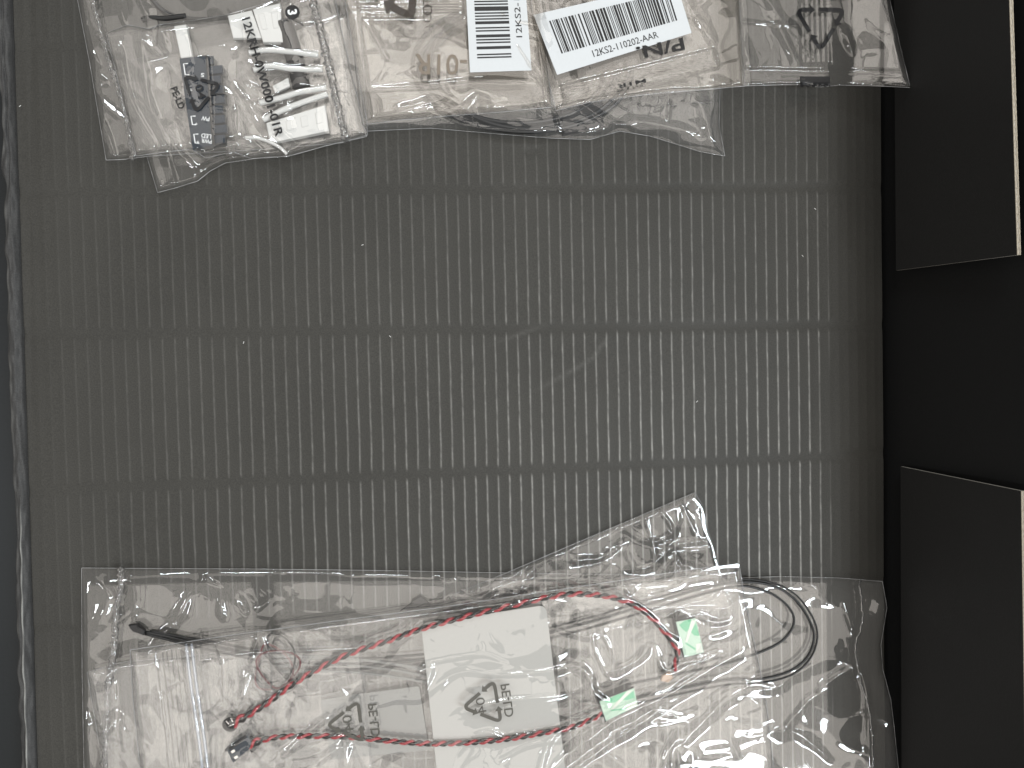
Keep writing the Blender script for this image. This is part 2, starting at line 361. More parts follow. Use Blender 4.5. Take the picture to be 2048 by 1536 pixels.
# right wall of the box with its two tucked flaps
HW = .088
xb = XR+.0008
XT_ = float(W(2052, 700, HW)[0])                                         # the wall leans out a little
def panel(name, corners, thick, mat_face, mat_edge, parent=None, n=(10, 14), bow=0.0):
    """corners: bottom-far, bottom-near, top-near, top-far in world; thickness towards +x; edges in their own material"""
    c = np.asarray(corners, float); nu, nv = n
    u, v = np.meshgrid(np.linspace(0, 1, nu), np.linspace(0, 1, nv))
    P = ((1-u)*(1-v))[..., None]*c[0]+(u*(1-v))[..., None]*c[1]+(u*v)[..., None]*c[2]+((1-u)*v)[..., None]*c[3]
    P[..., 0] += bow*np.sin(u*np.pi)*np.sin(v*np.pi)
    Q = P+np.array([thick, 0, 0]); A = P.reshape(-1, 3); B = Q.reshape(-1, 3); k = len(A)
    f = gridfaces(nv, nu); F = np.vstack([f, f[:, ::-1]+k]); mi = [0]*(2*len(f))
    i = np.arange(k).reshape(nv, nu); loop = np.r_[i[0, :-1], i[:-1, -1], i[-1, ::-1][:-1], i[::-1, 0][:-1]]
    l2 = np.roll(loop, -1); E = np.stack([loop, loop+k, l2+k, l2], -1)
    mi += [1]*len(E)
    return obj(name, np.vstack([A, B]), np.vstack([F, E]), None, parent, smooth=False, mats=[mat_face, mat_edge], midx=mi)
wall = panel('wall', [(xb+.0042, YT, -.02), (xb+.0042, YB, -.02), (XT_+.014, YB, .120), (XT_+.014, YT, .120)], .003, M['black_card'], M['black_card'])
tag(wall, kind='structure', label='black side wall of the box')
def flap_at(px, py, z): return W(px, py, z)
def flap(name, pts, label):
    f = panel(name, pts, .0030, M['flap_card'], M['flap_card'], None, (16, 16), .0006)
    return f
zt = .087
p_b = W(1792, 541, .004); p_t = W(2034, 510, zt); p_tf = W(2018, -10, zt); p_bf = W(1788, -20, .004)
def lerp(a, b, t): return a+(b-a)*t
up1 = empty('box_flap', p_b, 'black cardboard flap at upper right with a long cream cut edge', 'box flap', 'tucked flaps of the box wall')
far_t = p_tf+(p_tf-p_t)*.35; far_b = p_bf+(p_bf-p_b)*.35
panel('flap_panel', [far_b, p_b, p_t, far_t], .0016, M['flap_card'], M['worn_edge'], up1, (12, 12), .0004)
q_b = W(1801, 933, .004); q_t = W(2042, 982, zt); q_tn = W(2050, 1540, zt); q_bn = W(1803, 1540, .004)
up2 = empty('box_flap', q_b, 'black cardboard flap at lower right with a worn pale top edge', 'box flap', 'tucked flaps of the box wall')
near_t = q_tn+(q_tn-q_t)*.25; near_b = q_bn+(q_bn-q_b)*.25
panel('flap_panel', [q_b, near_b, near_t, q_t], .0016, M['flap_card'], M['worn_edge'], up2, (12, 12), .0004)
def cut_edge(root, a, b, seed):
    """the corrugated cut edge along the top of a flap: two liners with a wavy flute between"""
    n = 420; P = a+(b-a)*np.linspace(0, 1, n)[:, None]; L = np.linalg.norm(b-a); s = np.linspace(0, L, n)
    def ribbon(off, wd, zz):
        A = P+np.array([1, 0, 0])*(off)[:, None]; B = A+np.array([wd, 0, 0]); A[:, 2] += zz; B[:, 2] += zz
        C = A.copy(); C[:, 2] -= .0003; D = B.copy(); D[:, 2] -= .0003
        V = np.stack([C, A, B, D], 1).reshape(-1, 3); i = np.arange(n*4).reshape(n, 4)
        F = np.concatenate([np.stack([i[:-1, k], i[:-1, k+1], i[1:, k+1], i[1:, k]], -1) for k in range(3)]).tolist()
        return V, F
    rag = .00012*gnoise(s*900, s*0, seed)
    parts = [ribbon(np.full(n, -.00005)+rag*.4, .00045, .0003), ribbon(np.full(n, .00135)+rag, .00042, .0003),
             ribbon(.00075+.00035*np.sin(s/.0062*2*np.pi), .0004, .0002)]
    V, F = merge(parts); obj('cut_edge', V, F, M['cut_edge'], root, smooth=False)
cut_edge(up1, far_t, p_t, 3); cut_edge(up2, q_t, near_t, 8)

# ------------------------------------------------------------------ plastic bags
def resample(poly, n):
    p = np.asarray(poly, float); s = np.r_[0, np.cumsum(np.linalg.norm(np.diff(p, axis=0), axis=1))]
    q = np.linspace(0, s[-1], n); return np.stack([np.interp(q, s, p[:, 0]), np.interp(q, s, p[:, 1])], 1)
def coons(T, R, B, L, step):
    ln = lambda p: np.linalg.norm(np.diff(np.asarray(p, float), axis=0), axis=1).sum()
    nu = max(8, int(max(ln(T), ln(B))/step)); nv = max(8, int(max(ln(L), ln(R))/step))
    t = resample(T, nu); b = resample(B, nu); l = resample(L, nv); r = resample(R, nv)
    u = np.linspace(0, 1, nu)[None, :, None]; v = np.linspace(0, 1, nv)[:, None, None]
    S = (1-v)*t[None]+v*b[None]+(1-u)*l[:, None]+u*r[:, None]-((1-u)*(1-v)*t[0]+u*(1-v)*t[-1]+(1-u)*v*b[0]+u*v*b[-1])
    return S[..., 0], S[..., 1], ln
def seg_dist(PX, PY, pts):
    p = np.asarray(pts, float); best = np.full(PX.shape, 1e9); tt = np.zeros(PX.shape); n = len(p)-1; side = np.zeros(PX.shape)
    for a in range(n):
        ax, ay = p[a]; bx, by = p[a+1]; L2 = (bx-ax)**2+(by-ay)**2+1e-9
        t = np.clip(((PX-ax)*(bx-ax)+(PY-ay)*(by-ay))/L2, 0, 1)
        d = np.hypot(PX-ax-t*(bx-ax), PY-ay-t*(by-ay)); mk = d < best
        best = np.where(mk, d, best); tt = np.where(mk, (a+t)/n, tt)
        side = np.where(mk, np.sign((bx-ax)*(PY-ay)-(by-ay)*(PX-ax)), side)
    return best, tt, side
def add_strokes(Z, PX, PY, strokes):
    for s in strokes:
        pts, w, a = s[0], s[1], s[2]; a = math.copysign(min(abs(a), .16*w), a)
        pp = spline(pts, max(12, 6*len(pts))) if len(pts) > 2 else np.asarray(pts, float)
        x0, y0 = pp.min(0)-3*w; x1, y1 = pp.max(0)+3*w
        mk = (PX > x0) & (PX < x1) & (PY > y0) & (PY < y1)
        if not mk.any(): continue
        d, t, _ = seg_dist(PX[mk], PY[mk], pp)
        wv = w*(.65+.55*gnoise(PX[mk]/40, PY[mk]/40, 5)*.6+.1)
        Z[mk] += a*np.exp(-(d/np.maximum(wv, 1.2))**2)*np.sin(np.pi*np.clip(t*.94+.03, 0, 1))**.45
    return Z
BAGS = {}
def contents_bvh(names):
    V = []; F = []; b = 0
    for o in bpy.data.objects:
        r = o
        while r.parent is not None: r = r.parent
        if o.type != 'MESH' or r.get('label') is None or not any(n in r['label'] for n in names): continue
        l = rootloc(o.parent); V += [tuple(np.array(v.co)+l) for v in o.data.vertices]
        F += [tuple(i+b for i in p.vertices) for p in o.data.polygons]; b = len(V)
    return BVHTree.FromPolygons(V, F)
def blur(A, r):
    for ax in (0, 1):
        c = np.cumsum(np.concatenate([np.repeat(np.take(A, [0], ax), r+1, ax), A, np.repeat(np.take(A, [-1], ax), r, ax)], ax), ax)
        n = A.shape[ax]; A = (np.take(c, range(2*r+1, 2*r+1+n), ax)-np.take(c, range(0, n), ax))/(2*r+1)
    return A
def dilate(A, r):
    B = A.copy()
    for k in range(1, r+1):
        B[k:] = np.maximum(B[k:], A[:-k]); B[:-k] = np.maximum(B[:-k], A[k:])
    C = B.copy()
    for k in range(1, r+1):
        C[:, k:] = np.maximum(C[:, k:], B[:, :-k]); C[:, :-k] = np.maximum(C[:, :-k], B[:, k:])
    return C
def bag(key, label, edges, zb, h, seed, step=3.0, mat='film', back='film', amp=.9, scale=70, ang=0, stretch=2.0, crink=.25, cscale=26,
        strokes=(), ribs=(), rim=(26, 26, 26, 26), tilt=None, edge_seams='TRBL', zfun=None, group=None, over=None, tight=False):
    T, R, B, L = edges['T'], edges['R'], edges['B'], edges['L']
    scale *= 1.7; crink *= .55
    PX, PY, ln = coons(T, R, B, L, step); nv, nu = PX.shape
    u = np.linspace(0, 1, nu)[None, :]*np.ones((nv, 1)); v = np.linspace(0, 1, nv)[:, None]*np.ones((1, nu))
    wpx = max(ln(T), ln(B)); hpx = max(ln(L), ln(R))
    def rd(d, w): q = np.clip(d/max(w, 1e-3), 0, 1); return np.sqrt(1-(1-q)**2+1e-9)
    E = rd(v*hpx, rim[0])*rd((1-u)*wpx, rim[1])*rd((1-v)*hpx, rim[2])*rd(u*wpx, rim[3])
    a = math.radians(ang); ca, sa = math.cos(a), math.sin(a)
    r = PX*ca+PY*sa; q = -PX*sa+PY*ca
    wx = 18*gnoise(PX/90, PY/90, seed+30); wy = 18*gnoise(PX/90, PY/90, seed+31)
    n = gnoise((r+wx)/(scale*stretch), (q+wy)/scale, seed)
    rg = ridged((r+wx*1.5)/(scale*stretch*1.1), (q+wy*1.5)/(scale*1.1), seed+3)
    mask = np.clip(.5+1.1*gnoise(PX/150, PY/120, seed+8), 0, 1)
    ck = ridged((PX+wx)/cscale, (PY+wy)/cscale, seed+9)+.5*gnoise(PX/(cscale*.6), PY/(cscale*.6), seed+12)
    Z = h*E*(.80+.20*gnoise(PX/170, PY/150, seed+2))
    Ew = np.clip(E, 0, 1)
    n2 = gnoise((r+wx)/(scale*.62), (q+wy)/(scale*.42), seed+51); cr = ridged((r+wx*2)/(scale*1.3), (q+wy*2)/(scale*.75), seed+53, 1.6)
    m2 = np.clip(.35+1.3*gnoise(PX/120, PY/95, seed+57), 0, 1)
    Z = Z+Ew*(amp*1.15*n+amp*.9*rg*mask+.10*amp*n2*m2+.17*amp*cr*m2)+Ew*crink*ck*np.clip(1.6*gnoise(PX/95, PY/75, seed+41)-.15, 0, 1)
    Z = add_strokes(Z, PX, PY, strokes)
    for (pa, pb, wid, cnt, ra, va) in ribs:                                    # heat-sealed ribs parallel to the line pa-pb
        pa = np.array(pa, float); pb = np.array(pb, float); d = (pb-pa)/np.linalg.norm(pb-pa); nn = np.array([-d[1], d[0]])
        al = (PX-pa[0])*d[0]+(PY-pa[1])*d[1]; ac = (PX-pa[0])*nn[0]+(PY-pa[1])*nn[1]
        Lr = np.linalg.norm(pb-pa)
        mk = np.clip((wid/2-np.abs(ac))/3, 0, 1)*np.clip((al+4)/6, 0, 1)*np.clip((Lr+4-al)/6, 0, 1)
        Z = Z*(1-mk*va)+mk*va*(h*.35)
        Z = Z+mk*ra*np.sin((ac/wid+.5)*cnt*2*np.pi+.5*gnoise(al/45, ac/9, seed))*(.6+.5*gnoise(al/60, ac/8, seed+1))
    Z = np.maximum(Z, .12)+zb
    if zfun is not None: Z = Z+zfun(PX, PY)
    if over:                                                                   # the film lies over what is inside
        bv = contents_bvh(over); o_ = Vector(CAM); H = np.full(PX.shape, -1.0); tg = W(PX, PY, np.zeros_like(PX))
        for j in range(nv):
            for i in range(nu):
                h_ = bv.ray_cast(o_, (Vector(tg[j, i])-o_).normalized())[0]
                if h_ is not None: H[j, i] = h_.z*1000
        Hm = np.where(H < 0, zb-1.0, H+.55); Hd = dilate(Hm, 2); S1 = blur(blur(Hd, 2), 2)
        S2 = blur(blur(dilate(Hm, 1), 5), 6)-.5
        if tight: S1 = blur(dilate(Hm, 1), 1); S2 = S1-.2
        Z = np.maximum(Z, np.maximum(S1, S2)); Z = np.maximum(Z, Hm)
    P = W(PX, PY, Z*.001)
    Zb = zb+np.minimum(.10+.25*E*(1+gnoise(PX/60, PY/60, seed+20)), (Z-zb)*.8)
    if zfun is not None: Zb = zb+zfun(PX, PY)+.1+.2*E
    iu = np.unique(np.r_[np.arange(0, nu, 3), nu-1]); iv = np.unique(np.r_[np.arange(0, nv, 3), nv-1])
    Pb = W(PX, PY, Zb*.001)[np.ix_(iv, iu)]
    base = P.reshape(-1, 3).mean(0); base[2] = zb*.001
    root = empty('plastic_bag', base, label, 'plastic bag', group)
    F = gridfaces(nv, nu)
    ob = obj('front_film', P, F, M[mat], root)
    obj('back_film', Pb, gridfaces(len(iv), len(iu)), M[back], root)
    es = []
    for e, c in (('T', P[0]), ('R', P[:, -1]), ('B', P[-1]), ('L', P[:, 0])):
        if e in edge_seams:
            rr = (.00022 if key == 'zip' else .00013)*(1+.5*gnoise(np.arange(len(c))/7, 0*np.arange(len(c)), seed))
            es.append(tube(c+np.array([0, 0, -.0001]), rr, 5))
    if es:
        V, Fs = merge(es); obj('edge_seam', V, Fs, M['edge'], root)
    Ft = np.vstack([F[:, :3], F[:, [0, 2, 3]]])
    bvh = BVHTree.FromPolygons([tuple(p) for p in P.reshape(-1, 3)], [tuple(f) for f in F.tolist()])
    BAGS[key] = dict(root=root, bvh=bvh, z=zb+h)
    return root
def drape(key, px, py, off=.00025):
    """world points on the front film of a bag under photo pixels"""
    bvh = BAGS[key]['bvh']; out = []
    o = Vector(CAM)
    for x, y in zip(np.ravel(px), np.ravel(py)):
        t = Vector(W(x, y, 0.0)); hit = bvh.ray_cast(o, (t-o).normalized())[0]
        if hit is None: hit = Vector(W(x, y, BAGS[key]['z']*.001))
        out.append((hit.x, hit.y, hit.z+off))
    return np.array(out)
_txt = {}
def text_mesh(s, narrow=1.0, bold=0.0):
    k = (s, bold)
    if k not in _txt:
        c = bpy.data.curves.new('t', 'FONT'); c.body = s; c.align_x = 'CENTER'; c.align_y = 'CENTER'; c.resolution_u = 3; c.offset = bold
        o = bpy.data.objects.new('t', c); COL.objects.link(o); dg = bpy.context.evaluated_depsgraph_get()
        me = o.evaluated_get(dg).to_mesh(); V = np.array([v.co[:] for v in me.vertices]); F = [list(p.vertices) for p in me.polygons]
        o.evaluated_get(dg).to_mesh_clear(); bpy.data.objects.remove(o); bpy.data.curves.remove(c)
        V[:, :2] -= (V[:, :2].max(0)+V[:, :2].min(0))/2; _txt[k] = (V[:, :2], F)
    return _txt[k]
def place(V2, c, size, ang, mirror=False, narrow=1.0):
    a = math.radians(ang); r = np.array([math.cos(a), math.sin(a)]); u = np.array([math.sin(a), -math.cos(a)])*(-1 if mirror else 1)
    return np.array(c)+V2[:, :1]*size*narrow*r+V2[:, 1:2]*size*u
def fix(F, mirror): return [f[::-1] for f in F] if mirror else F
def text_len(s, length, bold=0.0):
    V, F = text_mesh(s, bold=bold); return length/(V[:, 0].max()-V[:, 0].min())
def print_text(key, s, c, length, height, ang, mat, mirror=False, parent=None, name='printed_text', bold=0.0, z=None, off=.0007):
    V, F = text_mesh(s, bold=bold); w = V[:, 0].max()-V[:, 0].min(); h = V[:, 1].max()-V[:, 1].min()
    size = height/h; q = place(V, c, size, ang, mirror, (length/w)/size)
    P = drape(key, q[:, 0], q[:, 1], off) if z is None else W(q[:, 0], q[:, 1], np.full(len(q), z*.001))
    return obj(name, P, fix(F, mirror), M[mat], parent or BAGS[key]['root'], smooth=False)
def thick_line(pts, w, arrow=0):
    """2-D ribbon of quads along pts, with an arrow head at its end"""
    p = np.asarray(pts, float); T = np.gradient(p, axis=0); T /= np.linalg.norm(T, axis=1)[:, None]; n = np.stack([-T[:, 1], T[:, 0]], 1)
    V = np.vstack([p+n*w/2, p-n*w/2]); k = len(p); F = [[i+k, i+1+k, i+1, i] for i in range(k-1)]
    if arrow:
        e = p[-1]; t = T[-1]; nn = n[-1]; b = len(V)
        V = np.vstack([V, [e+nn*arrow*.62, e-nn*arrow*.62, e+t*arrow*.72]]); F.append([b+1, b+2, b])
    return V, F
def recycle_2d():
    """three chasing bent arrows in a unit triangle, apex up, clockwise"""
    A = np.array([[0, .62], [.62, -.42], [-.62, -.42]])                        # corners
    parts = []
    for k in range(3):
        c = A[k]; prev = A[(k-1) % 3]; nxt = A[(k+1) % 3]
        d0 = (prev-c)/np.linalg.norm(prev-c); d1 = (nxt-c)/np.linalg.norm(nxt-c)
        s = c+d0*.66; a = c+d0*.20; b = c+d1*.20; e = c+d1*.34
        t = np.linspace(0, 1, 7)[:, None]; arc = (1-t)**2*a+2*t*(1-t)*c+t**2*b
        pts = np.vstack([s+(a-s)*np.linspace(0, 1, 5)[:-1, None], arc, b+(e-b)*np.linspace(0, 1, 3)[1:, None]])
        parts.append(thick_line(pts, .105, .20))
    V = []; F = []; bb = 0
    for v, f in parts: V.append(v); F += [[i+bb for i in q] for q in f]; bb += len(v)
    return np.vstack(V), F
def print_symbol(key, c, size, ang, mat, mirror=False, parent=None, z=None):
    V, F = recycle_2d(); q = place(V, c, size, ang, mirror)
    P = drape(key, q[:, 0], q[:, 1], .0006) if z is None else W(q[:, 0], q[:, 1], np.full(len(q), z*.001))
    return obj('recycling_symbol', P, fix(F, mirror), M[mat], parent or BAGS[key]['root'], smooth=False)
def weld_seam(key, pts, z, width=7, amp=1.0, seed=1, name='weld_seam'):
    """lumpy melted weld bead across a bag"""
    p = spline(pts, 240); p += np.stack([2.2*gnoise(np.arange(240)/5, 0*np.arange(240), seed), 0*np.arange(240)], 1)
    P = drape(key, p[:, 0], p[:, 1], .0001)
    P[:, 2] = blur(P[:, 2:3].repeat(3, 1), 4)[:, 0]
    k = 12; n = 240; sarr = np.arange(n)[:, None]; a = np.arange(k)[None, :]
    r = .000276*width*.5*(.80+.75*amp*gnoise(sarr/3.6, a*.55, seed)+.45*gnoise(sarr/1.9, a*1.1, seed+2))
    V, F = tube(P, np.maximum(r, .00025), k, flat=.6); return obj(name, V, F, M['bead'], BAGS[key]['root'])

# ================================================================== TOP PILE
TOPG = 'clear plastic bags of cables at the top'
bag('coil', 'crumpled clear plastic bag with a black cable coil, lowest under the barcode bags', dict(
    T=[(640, -130), (1430, -130)], L=[(640, -130), (700, 60), (722, 250)],
    B=[(722, 250), (735, 262), (860, 256), (1000, 268), (1100, 276), (1180, 279), (1240, 262), (1300, 272), (1400, 303), (1450, 312)],
    R=[(1430, -130), (1440, 185), (1438, 250), (1450, 312)]), .6, 8.5, 3, amp=.9, scale=60, ang=10, stretch=2.6, crink=.45, rim=(10, 14, 40, 14), mat='film_blue',
    strokes=[([(1160, 205), (1215, 240), (1290, 262)], 9, 2.4), ([(1220, 250), (1280, 244), (1390, 265)], 12, 2.2), ([(1110, 225), (1118, 262)], 4, 1.6), ([(860, 225), (950, 256), (1080, 262)], 9, 1.6),
             ([(1340, 200), (1335, 245)], 5, 1.0), ([(1400, 190), (1425, 290)], 16, 2.0)], group=TOPG)
bag('corner', 'small clear plastic bag corner peeking out below the printed connector bag', dict(
    T=[(262, 120), (720, 20)], L=[(262, 120), (290, 300), (315, 385)],
    B=[(315, 385), (350, 376), (395, 362), (420, 342), (450, 326), (530, 314), (575, 312), (650, 292), (735, 270)], R=[(720, 20), (735, 270)]),
    1.2, 5.0, 5, amp=1.1, scale=40, ang=70, stretch=2.2, crink=.5, rim=(10, 8, 12, 8), mat='film_soft',
    strokes=[([(330, 300), (350, 375)], 10, 2.0), ([(395, 345), (440, 320), (500, 312)], 8, 1.5)], group=TOPG)
bag('cable', 'large clear plastic bag with lumpy silver side weld at upper left', dict(
    T=[(128, -130), (700, -130)], L=[(128, -130), (155, 0), (180, 130), (212, 320)], B=[(212, 320), (245, 319), (300, 312), (500, 300), (690, 285)], R=[(700, -130), (690, 285)]),
    2.0, 4.6, 9, amp=1.0, scale=60, ang=62, stretch=2.4, crink=.22, rim=(10, 10, 10, 22), mat='film_soft',
    strokes=[([(160, 20), (172, 70)], 9, 1.6), ([(172, 85), (198, 130)], 7, 1.8), ([(180, 150), (210, 165)], 9, 1.5), ([(190, 200), (232, 318)], 8, 1.8), ([(226, -40), (250, 48)], 6, 1.3)], group=TOPG)
weld_seam('cable', [(176, -110), (186, 0), (200, 60), (222, 135), (245, 210), (262, 290), (268, 318)], 6.0, 9, 1.0, 3)
# ---- black cable loops in the left bag
def cable_tube(name, pts, z, r, mat, parent, n=90, k=8):
    V, F = tube(pxpath(pts, n, z), r, k); return obj(name, V, F, M[mat], parent)
root = empty('black_cable', W(320, 10, .004), 'thin black cable bent inside the upper left bag', 'cable')
cable_tube('cable_jacket', [(268, -90), (288, -30), (318, 14), (360, 34), (430, 38), (520, 20)], 4.2, .0011, 'black_rub', root)
cable_tube('cable_jacket', [(284, 40), (300, 36), (330, 37), (372, 32)], 5.0, .0014, 'black_rub', root, 40)
# ---- connector bag contents
CN = 'connectors inside the bag marked 3'
def front_header():
    r = empty('pin_header_block', W(400, 205, .008), 'navy black front panel connector block with white printing', 'connector')
    tl, tr, br, bl = (358.6, 117), (414, 111), (427, 289), (385, 299)
    V, F = prism([tl, tr, br, bl], 7.4, 11.2); obj('top_plate', V, F, M['navy'], r, smooth=False)
    q = lambda t, e: (tr[0]+(br[0]-tr[0])*t+e, tr[1]+(br[1]-tr[1])*t-e*.1)
    for i in range(9):                                                     # nine crimp sockets along its side
        t0, t1 = i/9+.01, (i+1)/9-.012; e = (26 if i else 12)+3*math.sin(i*2.1)
        V, F = prism([q(t0, 1), q(t0, e), q(t1, e), q(t1, 1)], 7.4, 9.6+.3*math.sin(i*3)); obj('socket', V, F, M['navy'], r, smooth=False)
    V, F = prism([q(.0, -3), q(.0, 2), q(1, 2), q(1, -3)], 10.9, 11.6, .05); obj('ridge', V, F, M['black_pl'], r, smooth=False)
    Z = 11.38
    for s, c, L, H in (('PW', (411, 237), 16, 9), ('LED', (412.5, 272), 20, 8.5), ('PWR', (413, 282), 21, 8.5), ('+', (395.5, 284), 5, 5), ('+', (392.5, 248), 5, 5), ('S', (405, 150), 7, 8), ('+', (381.5, 180), 5, 5)):
        print_text(None, s, c, L, H, 188, 'ink_white', parent=r, name='white_lettering', bold=.012, z=Z)
    parts = []
    for x0, y0, h in ((367, 127, 22), (372.5, 156, 24), (382, 232, 17), (387.5, 268, 18)):
        v, f = thick_line([(x0+9, -y0), (x0, -y0-.5), (x0+h*.16, -y0-h), (x0+h*.16+8, -y0-h-.6)], 2.2); v = v.copy(); v[:, 1] *= -1
        parts.append((W(v[:, 0], v[:, 1], np.full(len(v), Z*.001)), f))
    V, F = merge(parts); obj('white_brackets', V, F, M['ink_white'], r, smooth=False)
front_header()
def plug(px, label, zz, mat='white', slots=3, group=CN):
    c = np.mean(px, axis=0); r = empty('plug_housing', W(c[0], c[1], zz[0]*.001), label, 'connector', group)
    V, F = prism(px, zz[0], zz[1], .3); obj('housing', V, F, M[mat], r, smooth=False)
    p = np.asarray(px, float)
    for i in range(slots):
        t0 = (i+.28)/slots; t1 = (i+.72)/slots
        a = p[0]+(p[1]-p[0])*t0; b = p[0]+(p[1]-p[0])*t1; d = p[3]+(p[2]-p[3])*t0; e = p[3]+(p[2]-p[3])*t1
        V, F = prism([a+(d-a)*.18, b+(e-b)*.18, b+(e-b)*.62, a+(d-a)*.62], zz[1]-.1, zz[1]+.45, .15); obj('rib', V, F, M[mat], r, smooth=False)
    return r
plug([(348, 52), (372, 48), (384, 113), (362, 117)], 'small flat white plug just above the navy connector block', (7.2, 10.4), slots=0)
plug([(455, 31), (503, 20), (524, 76), (466, 76)], 'flat white plug at the upper edge of the connector bag', (7.2, 9.6), slots=0)
plug([(505, 18), (560, 6), (566, 84), (526, 84)], 'translucent white ribbed plug between flat white plug and black tube', (7.2, 10.6), slots=2)
plug([(532, 246), (650, 210), (657, 262), (540, 286)], 'large white ribbed plug below the white wires', (7.2, 10.8), slots=4)
plug([(545, 172), (576, 155), (580, 172), (550, 186)], 'small white plug between two white wires', (7.2, 9.2), slots=2)
r = empty('black_sleeve', W(585, 100, .008), 'shiny black cable sleeve crossing under the white wires', 'sleeve')
V, F = tube(pxpath([(565, 42, 9.0), (577, 75, 9.0), (592, 130, 9.0), (603, 175, 9.0)], 60, 9), .0046, 16, flat=.42); obj('sleeve_tube', V, F, M['black_pl'], r)
V, F = tube(pxpath([(554, 52, 9.2), (573, 85, 9.2), (585, 100, 9.2)], 30, 9), .0013, 10); obj('sleeve_wire', V, F, M['black_rub'], r)
for pts, lab in (([(498, 106), (530, 100), (575, 103), (636, 110)], 'white wire, uppermost of the four in the connector bag'),
                 ([(507, 140), (540, 132), (585, 138), (645, 139)], 'white wire, second from the top in the connector bag'),
                 ([(519, 206), (560, 196), (600, 184), (652, 175)], 'white wire running above the lowest wire in the connector bag'),
                 ([(526, 240), (570, 218), (610, 203), (655, 188)], 'white wire touching the large white ribbed plug')):
    V, F = tube(pxpath(pts, 60, 10.6), .00145, 10); o = obj('white_wire', V, F, M['white'], None); tag(o, lab, 'wire', 'white wires in the connector bag')
V, F = tube(pxpath([(490, 275), (520, 277), (555, 292), (574, 308)], 40, 11.0), .0009, 8); tag(obj('white_wire', V, F, M['white']), 'thin white wire end at the bottom edge of the connector bag', 'wire', 'white wires in the connector bag')
bag('conn', 'small clear plastic bag of white plugs printed with a circled 3', dict(
    T=[(212, 66), (255, 49), (278, 54), (298, 58), (318, 49), (380, 42), (455, 29), (560, -2), (664, -28)], L=[(212, 66), (240, 180), (272, 312)],
    B=[(272, 312), (337, 303), (382, 298), (412, 316), (440, 309), (467, 304), (503, 317), (576, 313), (650, 292), (733, 273)], R=[(664, -28), (690, 90), (733, 273)]),
    6.4, 6.6, 14, amp=1.0, scale=46, ang=65, stretch=2.2, crink=.40, cscale=20, rim=(16, 14, 18, 12), step=2.4,
    strokes=[([(237, 90), (262, 200), (318, 300)], 7, 1.6), ([(280, 80), (300, 210), (340, 305)], 10, 1.3), ([(470, 168), (490, 195), (520, 240)], 6, 2.0), ([(492, 165), (520, 178)], 5, 1.4),
             ([(352, 262), (356, 285), (368, 302)], 4, 1.6), ([(455, 285), (505, 290)], 11, 2.2), ([(430, 300), (470, 288), (480, 270)], 6, 1.2), ([(470, 215), (472, 265)], 6, 1.1)], group=TOPG, over=('connector bag', 'connector block', 'white wires', 'white ribbed plug', 'ribbed plug', 'two white wires', 'white plug'))
weld_seam('conn', [(622, -20), (630, 20), (640, 60), (655, 120), (668, 180), (682, 240), (692, 282)], 10.5, 13, 1.1, 8)
print_text('conn', '12KRH-0W0001-01R', (526, 155), 246, 17.5, 74, 'ink', bold=.022)
print_symbol('conn', (405, 181), 61, 72, 'ink')
print_text('conn', '04', (401, 184), 29, 16, 72, 'ink', bold=.015)
print_text('conn', 'PE-LD', (356.5, 197), 46, 14, 68, 'ink', bold=.03)
def disc3():
    a = np.linspace(0, 2*np.pi, 40, endpoint=False); q = np.stack([np.cos(a), np.sin(a)], 1)
    p = place(q, (585, 25), 14.5, 0); P = drape('conn', p[:, 0], p[:, 1]); root = BAGS['conn']['root']
    o = obj('number_disc', P, [list(range(40))], M['ink'], root, smooth=False)
    V, F = text_mesh('3', bold=.03); h = V[:, 1].max()-V[:, 1].min(); p = place(V, (585, 25), 19/h, 82); P = drape('conn', p[:, 0], p[:, 1], .0005)
    obj('number', P, F, M['ink_white'], o, smooth=False)
disc3()
# ---- black coil in the lowest top bag
root = empty('black_cable_coil', W(1010, 150, .003), 'black cable coil showing below the barcode bags', 'cable')
for i, (rx, ry, cx_, cy_) in enumerate(((205, 128, 1030, 130), (190, 118, 1040, 128), (215, 122, 1050, 142), (175, 108, 1035, 138), (198, 136, 1062, 122))):
    a = np.linspace(0, 2*np.pi, 72); P = W(cx_+rx*np.cos(a), cy_+ry*np.sin(a), np.full(72, .0028+.0009*(i % 3)))
    V, F = tube(P, .00105, 8); obj('cable_turn', V, F, M['black_rub'], root)
V, F = prism([(1120, 208), (1205, 205), (1208, 255), (1128, 268)], 1.2, 4.4, .4); o = obj('cable_plug', V, F, M['black_pl'], root, smooth=False)
for k in range(3):
    V, F = tube(pxpath([(1126, 222+14*k, 4.6), (1206, 208+15*k, 4.6)], 8, 4.6), .0004, 6); obj('rib', V, F, M['black_rub'], o)
# ---- bag with the upright barcode
bag('code', 'clear plastic bag printed -01R with an upright barcode label', dict(
    T=[(668, -130), (1068, -130)], L=[(668, -130), (690, 0), (712, 130), (735, 248)], B=[(735, 248), (800, 240), (904, 231), (1000, 224), (1104, 214)], R=[(1068, -130), (1104, 214)]),
    8.6, 6.2, 21, amp=.8, scale=70, ang=5, stretch=2.2, crink=.18, rim=(10, 12, 20, 22), mat='film_beige',
    strokes=[([(730, 178), (850, 170), (960, 160), (1075, 165)], 6, 2.0), ([(800, 218), (870, 202), (910, 215)], 10, 1.6), ([(925, 230), (955, 195), (990, 235)], 12, 2.0), ([(735, 45), (775, 118)], 5, 1.2), ([(1035, 90), (1090, 180)], 5, 1.0)],
    ribs=[((683, -100), (722, 178), 36, 4, .34, .5), ((705, 14), (925, 14), 44, 4, .34, .4)], group=TOPG)
print_symbol('code', (766, -49), 140, -90, 'ink_dark')
print_text('code', 'OTHER', (855, -16), 96, 19, -90, 'ink_dark')
